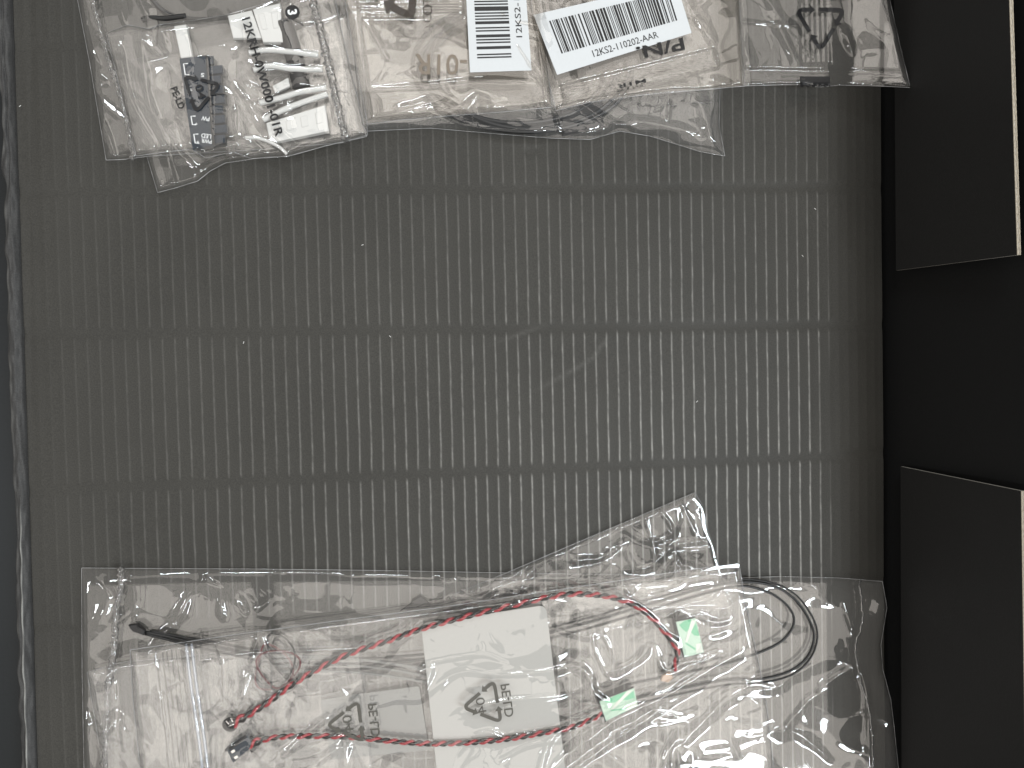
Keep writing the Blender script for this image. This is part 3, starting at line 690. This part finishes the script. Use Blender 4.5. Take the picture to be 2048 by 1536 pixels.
print_text('code', '-01R', (882, 130), 104, 42, 181, 'ink_brown', bold=.012)
def label(key, quad, bars, bw, rnd, lab_txt=None, z=None, mat='paper', ink='ink', name='barcode_label'):
    """paper label stuck on a bag: quad TL,TR,BR,BL in its own reading direction"""
    q = np.asarray(quad, float); nu, nv = 14, 10
    u, v = np.meshgrid(np.linspace(0, 1, nu), np.linspace(0, 1, nv)); g = lambda u, v: ((1-u)*(1-v))[..., None]*q[0]+(u*(1-v))[..., None]*q[1]+(u*v)[..., None]*q[2]+((1-u)*v)[..., None]*q[3]
    Gp = g(u, v)
    P = drape(key, Gp[..., 0], Gp[..., 1], .00018)
    n = nu*nv; lo = P.copy(); lo[:, 2] -= .00012
    i = np.arange(n).reshape(nv, nu); loop = np.r_[i[0, :-1], i[:-1, -1], i[-1, ::-1][:-1], i[::-1, 0][:-1]]; l2 = np.roll(loop, -1)
    F = gridfaces(nv, nu).tolist()+np.stack([loop, loop+n, l2+n, l2], -1).tolist()
    lb = obj(name, np.vstack([P, lo]), F, M[mat], BAGS[key]['root'], smooth=False)
    bvh = BVHTree.FromPolygons([tuple(p) for p in P], [tuple(f) for f in gridfaces(nv, nu).tolist()])
    def on(uv, off=.00012):
        pp = g(uv[:, 0], uv[:, 1]); out = []; o = Vector(CAM)
        for x, y in pp:
            t = Vector(W(x, y, 0.0)); h = bvh.ray_cast(o, (t-o).normalized())[0]
            if h is None: h = Vector(W(x, y, BAGS[key]['z']*.001))
            out.append((h.x, h.y, h.z+off))
        return np.array(out)
    rg = random.Random(rnd); u0, u1, v0, v1 = bars; V = []; F = []; x = u0
    while x < u1:
        w = bw*rg.choice((1, 1, 1, 2, 2, 3)); w = min(w, u1-x)
        for s in range(6):
            b = len(V); va = v0+(v1-v0)*s/6; vb = v0+(v1-v0)*(s+1)/6; V += [(x, va), (x, vb), (x+w, vb), (x+w, va)]; F.append([b, b+1, b+2, b+3])
        x += w+bw*rg.choice((1, 1, 1, 2, 2, 3))*1.05
    obj('barcode', on(np.array(V)), F, M[ink], lb, smooth=False)
    for s, cu, cv, L, H in (lab_txt or []):
        T, TF = text_mesh(s); w = np.ptp(T[:, 0]); h = np.ptp(T[:, 1])
        du = L/np.linalg.norm(q[1]-q[0]); dv = H/np.linalg.norm(q[3]-q[0])
        obj('label_text', on(np.stack([cu+T[:, 0]/w*du, cv-T[:, 1]/h*dv], 1), .00016), TF, M[ink], lb, smooth=False)
    return lb
label('code', [(940, 145), (926, -130), (1043, -130), (1063, 141)], (.10, 1.02, .13, .69), .0105, 4, [('12KS2-110202-AAR', .62, .84, 206, 12)])
# ---- bag with the slanted barcode
bag('slant', 'clear plastic bag with a slanted barcode label and ribbed lower edge', dict(
    T=[(1046, -130), (1470, -130)], L=[(1046, -130), (1068, 40), (1112, 221)], B=[(1112, 221), (1180, 204), (1300, 188), (1400, 180), (1490, 172)], R=[(1470, -130), (1490, 172)]),
    10.6, 5.4, 33, amp=1.0, scale=60, ang=-14, stretch=2.4, crink=.25, rim=(10, 8, 10, 18), back='film_beige',
    strokes=[([(1190, 205), (1290, 180), (1370, 170)], 9, 1.8), ([(1425, 160), (1460, 172)], 10, 1.6), ([(1380, 10), (1425, 90)], 8, 1.2), ([(1400, 20), (1430, 85)], 8, 1.0)],
    ribs=[((1098, 198), (1432, 116), 44, 6, .26, .75)], group=TOPG)
label('slant', [(1067, 30), (1352, -36), (1383, 66), (1114, 150)], (.085, .93, .15, .70), .0052, 9, [('12KS2-110202-AAR', .53, .845, 140, 15)])
print_text('slant', 'P/N.', (1320, 98), 96, 26, 168, 'ink', bold=.02)
print_text('slant', 'M1R', (1262, 168), 60, 8, 168, 'ink', bold=.02)
# ---- right hand bag, leaning up against the wall
bag('right', 'clear plastic bag with a dark print strip leaning on the right wall', dict(
    T=[(1452, -130), (1757, -130)], L=[(1452, -130), (1478, 0), (1486, 172)], B=[(1486, 172), (1540, 170), (1600, 169), (1640, 174), (1680, 170), (1760, 172), (1821, 175)], R=[(1757, -130), (1780, 0), (1800, 90), (1821, 175)]),
    9.6, 5.0, 41, amp=1.5, scale=60, ang=80, stretch=2.4, crink=.20, rim=(10, 18, 6, 8),
    strokes=[([(1594, 88), (1630, 118)], 4, 1.4), ([(1545, 30), (1590, 120)], 12, 1.4), ([(1690, 60), (1705, 105)], 10, 1.3), ([(1470, 42), (1600, 52)], 4, 1.3), ([(1778, 5), (1800, 130)], 7, 1.5), ([(1530, 140), (1550, 165), (1570, 145)], 5, 1.1)],
    ribs=[((1625, -120), (1632, 128), 62, 6, .36, .5), ((1484, 152), (1816, 156), 34, 5, .27, .8)],
    zfun=lambda px, py: 7.0*np.clip((px-1690)/130, 0, 1)**1.6, group=TOPG)
print_symbol('right', (1640, 53), 78, 180, 'ink')
print_text('right', 'PE-LD', (1652, -8), 78, 16, 180, 'ink')
def strip_mark():
    V = []; F = []; nu, nv = 20, 7
    for j in range(nv):
        for i in range(nu): V.append((1600+60*i/(nu-1), 153+20*j/(nv-1)+2.0*math.sin(i*1.7+j)*(j == nv-1)))
    V = np.array(V); obj('black_print_mark', drape('right', V[:, 0], V[:, 1], .00012), gridfaces(nv, nu).tolist(), M['ink'], BAGS['right']['root'])
strip_mark()

# ================================================================== BOTTOM PILE
BOTG = 'clear plastic bags of cables at the bottom'
bag('tri', 'crumpled triangular clear plastic bag corner pointing to upper right', dict(
    T=[(900, 1192), (1015, 1145), (1200, 1066), (1390, 985)], R=[(1390, 985), (1404, 1010), (1415, 1060), (1438, 1130), (1470, 1220)], L=[(900, 1192), (950, 1300)], B=[(950, 1300), (1470, 1220)]),
    .6, 5.0, 52, step=2.4, amp=1.7, scale=34, ang=-25, stretch=1.8, crink=.6, cscale=26, rim=(16, 10, 6, 6),
    strokes=[([(1150, 1122), (1200, 1115), (1250, 1085)], 9, 2.2), ([(1290, 1035), (1305, 1085), (1312, 1120)], 6, 2.0), ([(1320, 1020), (1345, 1060), (1335, 1100)], 6, 1.8), ([(1345, 1095), (1365, 1130)], 5, 1.6),
             ([(1040, 1140), (1130, 1095), (1230, 1050)], 6, 1.6), ([(1360, 1000), (1400, 1090)], 6, 1.4)], group=BOTG)
root = empty('black_patch', W(930, 1192, .003), 'flat black strap lying in the long bag above the white card', 'strap')  # flat dark patch in the long bag, a band and a small block
V, F = prism([(800, 1222), (838, 1196), (862, 1210), (1050, 1172), (1056, 1186), (880, 1216)], 1.6, 3.0, .3); obj('patch_band', V, F, M['black_rub'], root, smooth=False)  # flat black pieces inside the bag: a long band and a small block
V, F = prism([(822, 1204), (842, 1192), (858, 1206), (838, 1216)], 3.0, 4.4, .3); obj('patch_end', V, F, M['black_pl'], root, smooth=False)
bag('long', 'long clear plastic bag spanning the bottom with a lumpy weld at its left end', dict(
    T=[(163, 1136), (300, 1137), (500, 1138), (760, 1141), (1020, 1146), (1250, 1149), (1480, 1156), (1560, 1153), (1680, 1156), (1765, 1163)], L=[(163, 1136), (164, 1350), (170, 1640)],
    R=[(1765, 1163), (1774, 1215), (1762, 1290), (1766, 1340), (1782, 1400), (1790, 1470), (1797, 1536), (1805, 1640)], B=[(170, 1640), (1805, 1640)]),
    1.6, 4.2, 61, amp=1.25, scale=62, ang=20, stretch=2.2, crink=.16, rim=(34, 12, 8, 14), mat='film_soft', step=3.2,
    strokes=[([(345, 1255), (360, 1225), (378, 1190)], 13, 2.6), ([(300, 1310), (325, 1270), (352, 1250)], 10, 1.6), ([(400, 1137), (412, 1158), (442, 1170)], 5, 1.5), ([(512, 1222), (540, 1197)], 6, 1.9), ([(440, 1200), (446, 1235)], 9, 1.4),
             ([(258, 1152), (270, 1200), (268, 1250)], 5, 1.6), ([(185, 1150), (215, 1200), (190, 1260)], 14, 1.5), ([(480, 1195), (494, 1225)], 8, -1.4), ([(870, 1150), (900, 1158), (915, 1145)], 6, 1.8), ([(170, 1400), (178, 1536)], 8, 1.5),
             ([(1640, 1375), (1690, 1345), (1720, 1330)], 12, 1.7), ([(1560, 1470), (1620, 1400), (1690, 1370)], 9, 1.5), ([(1545, 1462), (1600, 1470), (1660, 1520)], 10, 1.5), ([(1690, 1210), (1705, 1265)], 7, 1.1), ([(1600, 1165), (1640, 1172)], 7, 1.4), ([(1720, 1335), (1735, 1400), (1740, 1536)], 8, 1.6)],
    zfun=lambda px, py: 2.0*np.clip((px-1700)/100, 0, 1)**1.5, group=BOTG, over=('flat black strap',), tight=True)
# the black cable lies on the long bag and runs under the zip bag
def lying_cable(pts, r, root, n):
    q = spline(pts, n); P = drape('long', q[:, 0], q[:, 1], 0.0)
    z = P[:, 2].copy(); z = np.maximum(z, np.convolve(np.pad(z, 6, 'edge'), np.ones(13)/13, 'valid'))+r*.9
    z = np.convolve(np.pad(z, 3, 'edge'), np.ones(7)/7, 'valid'); P = W(q[:, 0], q[:, 1], z)
    V, F = tube(P, r, 8); obj('cable_jacket', V, F, M['black_rub'], root)
root = empty('black_cable', W(900, 1290, .006), 'thin black cable looping out at lower right of the zip bag', 'cable')
lying_cable( [(290, 1264), (340, 1274), (420, 1292), (640, 1328), (900, 1312), (1150, 1252), (1300, 1208), (1400, 1178), (1480, 1164), (1540, 1170), (1585, 1194), (1616, 1235), (1628, 1272), (1616, 1312), (1580, 1342), (1520, 1358), (1440, 1362), (1250, 1400)], .00075, root, 240)
lying_cable( [(290, 1268), (340, 1280), (420, 1300), (640, 1338), (900, 1322), (1150, 1264), (1300, 1220), (1400, 1190), (1480, 1172), (1535, 1184), (1572, 1208), (1588, 1236), (1580, 1264), (1555, 1288), (1510, 1308), (1440, 1330), (1250, 1370)], .00070, root, 240)
lying_cable( [(300, 1262), (420, 1284), (640, 1318), (900, 1302), (1150, 1243), (1300, 1200), (1400, 1172), (1480, 1159), (1545, 1166), (1592, 1190), (1624, 1232), (1635, 1272), (1621, 1316), (1583, 1350), (1520, 1366), (1440, 1372), (1250, 1412)], .00055, root, 240)
V, F = prism([(256, 1251), (274, 1249), (290, 1262), (286, 1271), (264, 1263)], 5.0, 7.2, .3); o = obj('connector', V, F, M['black_pl'], root, smooth=False)
V, F = prism([(274, 1252), (281, 1256), (278, 1260), (271, 1256)], 7.1, 7.6, .15); obj('latch', V, F, M['black_rub'], o, smooth=False)
weld_seam('long', [(243, 1136), (240, 1180), (233, 1220), (230, 1270), (224, 1320), (218, 1360), (214, 1400), (210, 1500), (210, 1600)], 5.2, 12, 1.0, 12)
weld_seam('long', [(1719, 1160), (1725, 1240), (1712, 1290), (1718, 1350), (1738, 1420), (1744, 1480), (1746, 1536), (1750, 1600)], 5.0, 4, .8, 15)
bag('under', 'clear plastic bag with a bluish crumpled corner at lower left', dict(
    T=[(174, 1345), (232, 1327), (262, 1323), (500, 1300), (720, 1290)], L=[(174, 1345), (190, 1440), (205, 1536), (215, 1640)], R=[(720, 1290), (760, 1640)], B=[(215, 1640), (760, 1640)]),
    5.6, 4.0, 71, amp=.9, scale=44, ang=75, stretch=2.0, crink=.3, rim=(10, 8, 8, 12), mat='film_blue',
    strokes=[([(200, 1375), (232, 1335)], 11, 2.0), ([(236, 1340), (240, 1430)], 8, -1.6), ([(243, 1430), (248, 1500)], 5, 1.8), ([(205, 1470), (228, 1440)], 10, 1.6)], group=BOTG)
# ---- contents of the zip bag
def round_card(quad, rad, z0, z1):
    q = np.asarray(quad, float); P = []
    for i in range(4):
        a, c, b = q[i-1], q[i], q[(i+1) % 4]; d0 = (a-c)/np.linalg.norm(a-c); d1 = (b-c)/np.linalg.norm(b-c)
        for t in np.linspace(0, 1, 7): P.append((1-t)**2*(c+d0*rad)+2*t*(1-t)*c+t*t*(c+d1*rad))
    return prism(P, z0, z1, .1)
V, F = round_card([(842, 1247), (1092, 1210), (1138, 1600), (884, 1640)], 16, 9.2, 9.7)
tag(obj('white_card', V, F, M['card_white'], None, smooth=False), 'plain white card with rounded corners in the zip bag', 'card')
root = empty('barcode_card', W(760, 1440, .006), 'pale barcode card seen faintly under the lower red and black cable', 'card')
V, F = round_card([(640, 1400), (838, 1372), (858, 1500), (662, 1520)], 6, 6.6, 7.0); obj('card_sheet', V, F, M['card_faint'], root, smooth=False)
rg = random.Random(5); V = []; F = []; x = 0.0
while x < 1:
    w = .008*rg.choice((1, 1, 2, 3)); p = lambda u, v: (668+172*u+12*v, 1420-24*u+92*v)
    V += [p(x, 0), p(x, 1), p(x+w, 1), p(x+w, 0)]; b = len(V)-4; F.append([b, b+1, b+2, b+3]); x += w+.009*rg.choice((1, 1, 2))
V = np.array(V); obj('barcode', W(V[:, 0], V[:, 1], np.full(len(V), .00708)), F, M['ink_pale'], root, smooth=False)
print_text(None, '1202 RR8 ELYTRATHO', (752, 1388), 158, 10, -6, 'ink_pale', parent=root, name='card_text', z=7.1)
for k, (x0, y0) in enumerate(((550, 1322), (556, 1332), (562, 1343), (548, 1312))):
    V, F = tube(pxpath([(x0, y0), (x0+130, y0-6+3*k), (x0+250, y0+8+3*k), (x0+330, y0+30)], 60, 6.2), .0008, 7)
    if k == 0: root = empty('grey_cable', W(680, 1330, .006), 'soft grey cable bundle under the zip bag beside the white card', 'cable')
    obj('strand', V, F, M['ink_pale'], root)
def twisted(name, pts, label, pitch=.0100, r=.00088, off=.00088, lead=None):
    P = pxpath(pts, 900, 11.4); s = np.r_[0, np.cumsum(np.linalg.norm(np.diff(P, axis=0), axis=1))]
    T, S, U = frames(P); root = empty(name, P[len(P)//2], label, 'cable', 'red and black twisted cables')
    ph = s/pitch*2*np.pi+.5*np.sin(s*60)
    sp = 1+1.6*np.exp(-(s/.006)**2)                                       # the pair opens at the plug
    for k, (nm, m) in enumerate((('red_wire', 'red'), ('black_wire', 'wire_black'))):
        a = ph+k*np.pi; C = P+S*(np.cos(a)*off*sp)[:, None]+U*(np.sin(a)*off*.85)[:, None]
        V, F = tube(C, r, 8); obj(nm, V, F, M[m], root)
    return root
c1 = twisted('twisted_cable', [(466, 1446), (500, 1428), (540, 1402), (580, 1372), (640, 1336), (700, 1307), (780, 1280), (845, 1257), (940, 1231), (1040, 1207), (1110, 1192), (1160, 1188), (1215, 1193), (1265, 1208), (1300, 1232), (1330, 1264), (1350, 1290), (1355, 1312), (1347, 1340)],
            'upper red and black twisted cable arching to the right-hand green pad')
c2 = twisted('twisted_cable', [(498, 1488), (530, 1479), (560, 1474), (620, 1472), (700, 1474), (780, 1482), (860, 1487), (940, 1485), (1020, 1477), (1090, 1465), (1140, 1455), (1175, 1442), (1204, 1428)],
            'lower red and black twisted cable running to the left-hand green pad', pitch=.0088, r=.00080, off=.00080)
for k in range(4):  # loops added to stand for a crumpled film pocket with a reddish tint
    rr = random.Random(k+20); a = np.linspace(0, 2*np.pi*1.05, 60); cxk = 548+rr.uniform(-9, 9); cyk = 1330+rr.uniform(-10, 10)
    P = W(cxk+(30+rr.uniform(-6, 12))*np.cos(a)+10*np.sin(2*a+k), cyk+(44+rr.uniform(-8, 12))*np.sin(a), 6.6e-3+.0006*np.sin(3*a+k)+.0004*k)
    if k == 0: root = empty('pocket_loops', W(548, 1330, .006), 'small loose coil of thin brownish red wire under the zip bag at lower left', 'wire')  # added loops stand for a crumpled film pocket, not a wire coil
    V, F = tube(P, .00055, 6); obj('pocket_loop', V, F, M['pocket_red' if k % 2 else 'black_rub'], root)
def dome(c, rx, z, h, n=24, m=7):
    P = []; F = []
    for j in range(m):
        t = j/(m-1)*math.pi/2; r = math.cos(t)
        for i in range(n):
            a = 2*math.pi*i/n; P.append(np.append(W(c[0]+rx*r*math.cos(a), c[1]+rx*r*math.sin(a)*.92, (z+h*math.sin(t))*.001), []))
    P = np.array(P)
    for j in range(m-1):
        for i in range(n): k = (i+1) % n; F.append([j*n+i, j*n+k, (j+1)*n+k, (j+1)*n+i][::-1])
    return P, F
root = empty('cable_plug', W(460, 1450, .009), 'small glossy black plug end on the upper twisted cable, seen end on', 'connector', 'cable plugs in the zip bag')
V, F = dome((460, 1449), 16, 9.2, 3.6); obj('plug_body', V, F, M['black_pl'], root)
for a, b in (((452, 1441), (458, 1449)), ((462, 1436), (466, 1444)), ((458, 1452), (468, 1448))):
    V, F = tube(pxpath([(*a, 12.8), (*b, 12.9)], 6, 12.8), .0005, 6); obj('contact', V, F, M['metal'], root)
root = empty('cable_plug', W(480, 1500, .009), 'dark two-pin plug housing with bright contacts on the lower twisted cable', 'connector', 'cable plugs in the zip bag')
V, F = prism([(452, 1498), (494, 1470), (506, 1492), (466, 1526)], 9.2, 12.4, .35); obj('plug_body', V, F, M['navy'], root, smooth=False)
V, F = prism([(494, 1482), (504, 1476), (512, 1500), (502, 1508)], 9.2, 11.6, .3); obj('collar', V, F, M['black_pl'], root, smooth=False)
for cx_, cy_ in ((466, 1503), (472, 1515)):
    V, F = prism(box_frame(cx_, cy_, -32, 9, 6, 0), 12.4, 12.9, .15); obj('contact', V, F, M['metal'], root, smooth=False)
V, F = tube(pxpath([(452, 1500, 11), (470, 1490, 12.6), (492, 1472, 12.0)], 20, 12), .0009, 8); obj('side_rail', V, F, M['black_pl'], root)
def pad(quad, label):
    q = np.asarray(quad, float); c = q.mean(0); r = empty('adhesive_pad', W(c[0], c[1], .0098), label, 'sensor pad', 'green adhesive sensor pads')
    V, F = prism(q+np.array([[-2.2, -1.2], [-.6, -1.6], [0, 1.2], [-1.8, 1.6]]), 9.9, 11.2, .1); obj('sensor_board', V, F, M['black_pl'], r, smooth=False)
    def pt(u, v): return (1-u)*(1-v)*q[0]+u*(1-v)*q[1]+u*v*q[2]+(1-u)*v*q[3]
    def poly(uvs, z, m, nm):
        p = np.array([pt(*t) for t in uvs]); V, F = prism(p, z-.12, z, .02); obj(nm, V, F, M[m], r, smooth=False)
    poly([(0, 0), (1, 0), (1, 1), (0, 1)], 11.45, 'green_pale', 'tape_base')
    poly([(.12, .10), (.45, .01), (.80, .02), (.62, .24), (.38, .33), (.22, .22)], 11.60, 'green', 'tape_stripe')
    poly([(.97, .14), (.97, .52), (.72, .47), (.62, .36)], 11.60, 'green', 'tape_stripe')
    poly([(.80, .01), (.95, .08), (.30, .62), (.22, .58)], 11.68, 'tape_white', 'tape_line')
    poly([(.98, .72), (.98, .98), (.62, .98), (.72, .72)], 11.60, 'tape_white', 'tape_corner')
    poly([(.20, .64), (.27, .62), (.66, .84), (.60, .88)], 11.66, 'green', 'tape_line')
pad([(1352, 1244), (1391, 1236), (1408, 1305), (1369, 1315)], 'green and white adhesive sensor pad, upright one at right')
pad([(1199, 1403), (1268, 1376), (1276, 1412), (1212, 1442)], 'green and white adhesive sensor pad, tilted one left of the other')
V, F = prism([(1325, 1352), (1340, 1344), (1347, 1356), (1337, 1366), (1322, 1362)], 9.8, 11.2, .3); tag(obj('ferrule', V, F, M['copper'], None, smooth=False), 'small pale copper ferrule at the end of the upper twisted cable', 'ferrule')
bag('zip', 'top zip bag holding two red and black twisted cables and a white card', dict(
    T=[(260, 1300), (330, 1290), (480, 1268), (680, 1241), (880, 1215), (1240, 1161), (1390, 1138), (1478, 1127)], L=[(260, 1300), (266, 1400), (280, 1536), (288, 1640)],
    R=[(1478, 1127), (1490, 1200), (1512, 1300), (1532, 1400), (1548, 1536), (1560, 1640)], B=[(288, 1640), (1560, 1640)]),
    7.4, 7.0, 83, amp=1.05, scale=58, mat='film_soft', ang=-22, stretch=2.4, crink=.16, cscale=28, rim=(18, 12, 8, 10), step=2.8,
    strokes=[([(1090, 1560), (1150, 1500), (1230, 1440), (1330, 1392), (1420, 1338), (1478, 1308)], 17, 4.2), ([(1120, 1560), (1200, 1500), (1290, 1440), (1360, 1395)], 8, 1.6),
             ([(1100, 1348), (1140, 1332), (1172, 1345), (1190, 1385), (1215, 1405)], 11, 2.4), ([(1184, 1256), (1190, 1300), (1212, 1345)], 5, 1.6), ([(1202, 1262), (1220, 1300), (1220, 1340)], 5, 1.5), ([(1225, 1345), (1275, 1320), (1300, 1290)], 9, 2.0),
             ([(850, 1327), (960, 1310), (1012, 1326)], 5, 1.1), ([(935, 1342), (1010, 1350), (1130, 1338)], 6, 1.3), ([(935, 1425), (1000, 1404), (1110, 1392)], 7, 1.6), ([(1075, 1560), (1100, 1480), (1140, 1450)], 9, 1.8),
             ([(1000, 1520), (1060, 1490), (1130, 1480)], 6, 1.2), ([(430, 1282), (446, 1330), (448, 1405)], 4, 1.4), ([(568, 1512), (610, 1470), (655, 1432)], 9, 2.6), ([(840, 1350), (860, 1335), (850, 1380)], 9, 1.5),
             ([(500, 1320), (520, 1275), (535, 1300), (595, 1370)], 8, 1.3), ([(480, 1400), (500, 1345), (520, 1360)], 8, 1.1), ([(690, 1560), (690, 1500), (700, 1480)], 16, 1.6),
             ([(1325, 1560), (1338, 1500), (1362, 1470)], 8, 1.9), ([(1370, 1560), (1352, 1500)], 6, 1.7), ([(1400, 1545), (1393, 1495)], 7, 1.8), ([(1370, 1480), (1430, 1420), (1495, 1372)], 12, 1.5), ([(1490, 1365), (1515, 1400)], 7, 1.6), ([(1460, 1480), (1500, 1560)], 7, 1.6),
             ([(1245, 1165), (1260, 1185), (1275, 1165)], 6, 1.5), ([(1395, 1230), (1430, 1245), (1460, 1240)], 8, 1.3), ([(1310, 1148), (1400, 1140), (1470, 1130)], 6, 1.5), ([(1310, 1290), (1330, 1340), (1380, 1320)], 7, 1.4), ([(950, 1470), (980, 1465), (1010, 1478)], 8, 1.2), ([(1340, 1330), (1400, 1318), (1440, 1300)], 6, 1.4)],
    ribs=[((336, 1280), (372, 1600), 56, 6, .20, .3)], group=BOTG, over=('white card with rounded', 'twisted cable', 'adhesive sensor pad', 'plug housing with bright'))
print_symbol('zip', (967, 1407), 67, 80, 'ink_grey', mirror=True)
print_text('zip', '04', (962, 1410), 32, 18, 80, 'ink_grey', mirror=True)
print_text('zip', 'PE-LD', (1014, 1400), 66, 18, 82, 'ink_grey', mirror=True, bold=.012)
print_symbol('zip', (694, 1445), 65, 83, 'ink_grey', mirror=True)
print_text('zip', '04', (696, 1446), 33, 19, 80, 'ink_grey', mirror=True)
print_text('zip', 'PE-LD', (748, 1440), 67, 18, 84, 'ink_grey', mirror=True, bold=.012)
for dx in (0, 11):
    p = [(372+dx, 1286), (382+dx, 1370), (394+dx, 1450), (405+dx, 1536), (412+dx, 1600)]; q = spline(p, 70); P = drape('zip', q[:, 0], q[:, 1], .0002)
    V, F = tube(P, .00075, 8, flat=.7); obj('zip_rail', V, F, M['zip'], BAGS['zip']['root'])

# lint on the bare cardboard
for k, (x, y, where) in enumerate(((40, 212, 'in the dark crease beside the left rim'), (322, 310, 'just left of the hanging lower corner of the connector bag'),
        (725, 490, 'on the upper left middle of the bare cardboard'), (1630, 418, 'brightest one near the right end of the flute lines'),
        (780, 673, 'just under the middle crease band'), (487, 685, 'lowest left one under the middle crease band'), (1394, 803, 'right of the arc shaped scuff'), (1605, 512, 'faint one below the brightest right-hand speck'))):
    rr = random.Random(k); a = rr.random()*3
    V, F = tube(pxpath([(x-2.2*math.cos(a), y-2.2*math.sin(a)), (x+.6, y-.4), (x+2.2*math.cos(a), y+2.2*math.sin(a))], 6, .4), .00016 if k < 7 else .00011, 5)
    tag(obj('lint_speck', V, F, M['lint']), 'tiny white lint speck '+where, 'lint', 'lint specks on the cardboard')
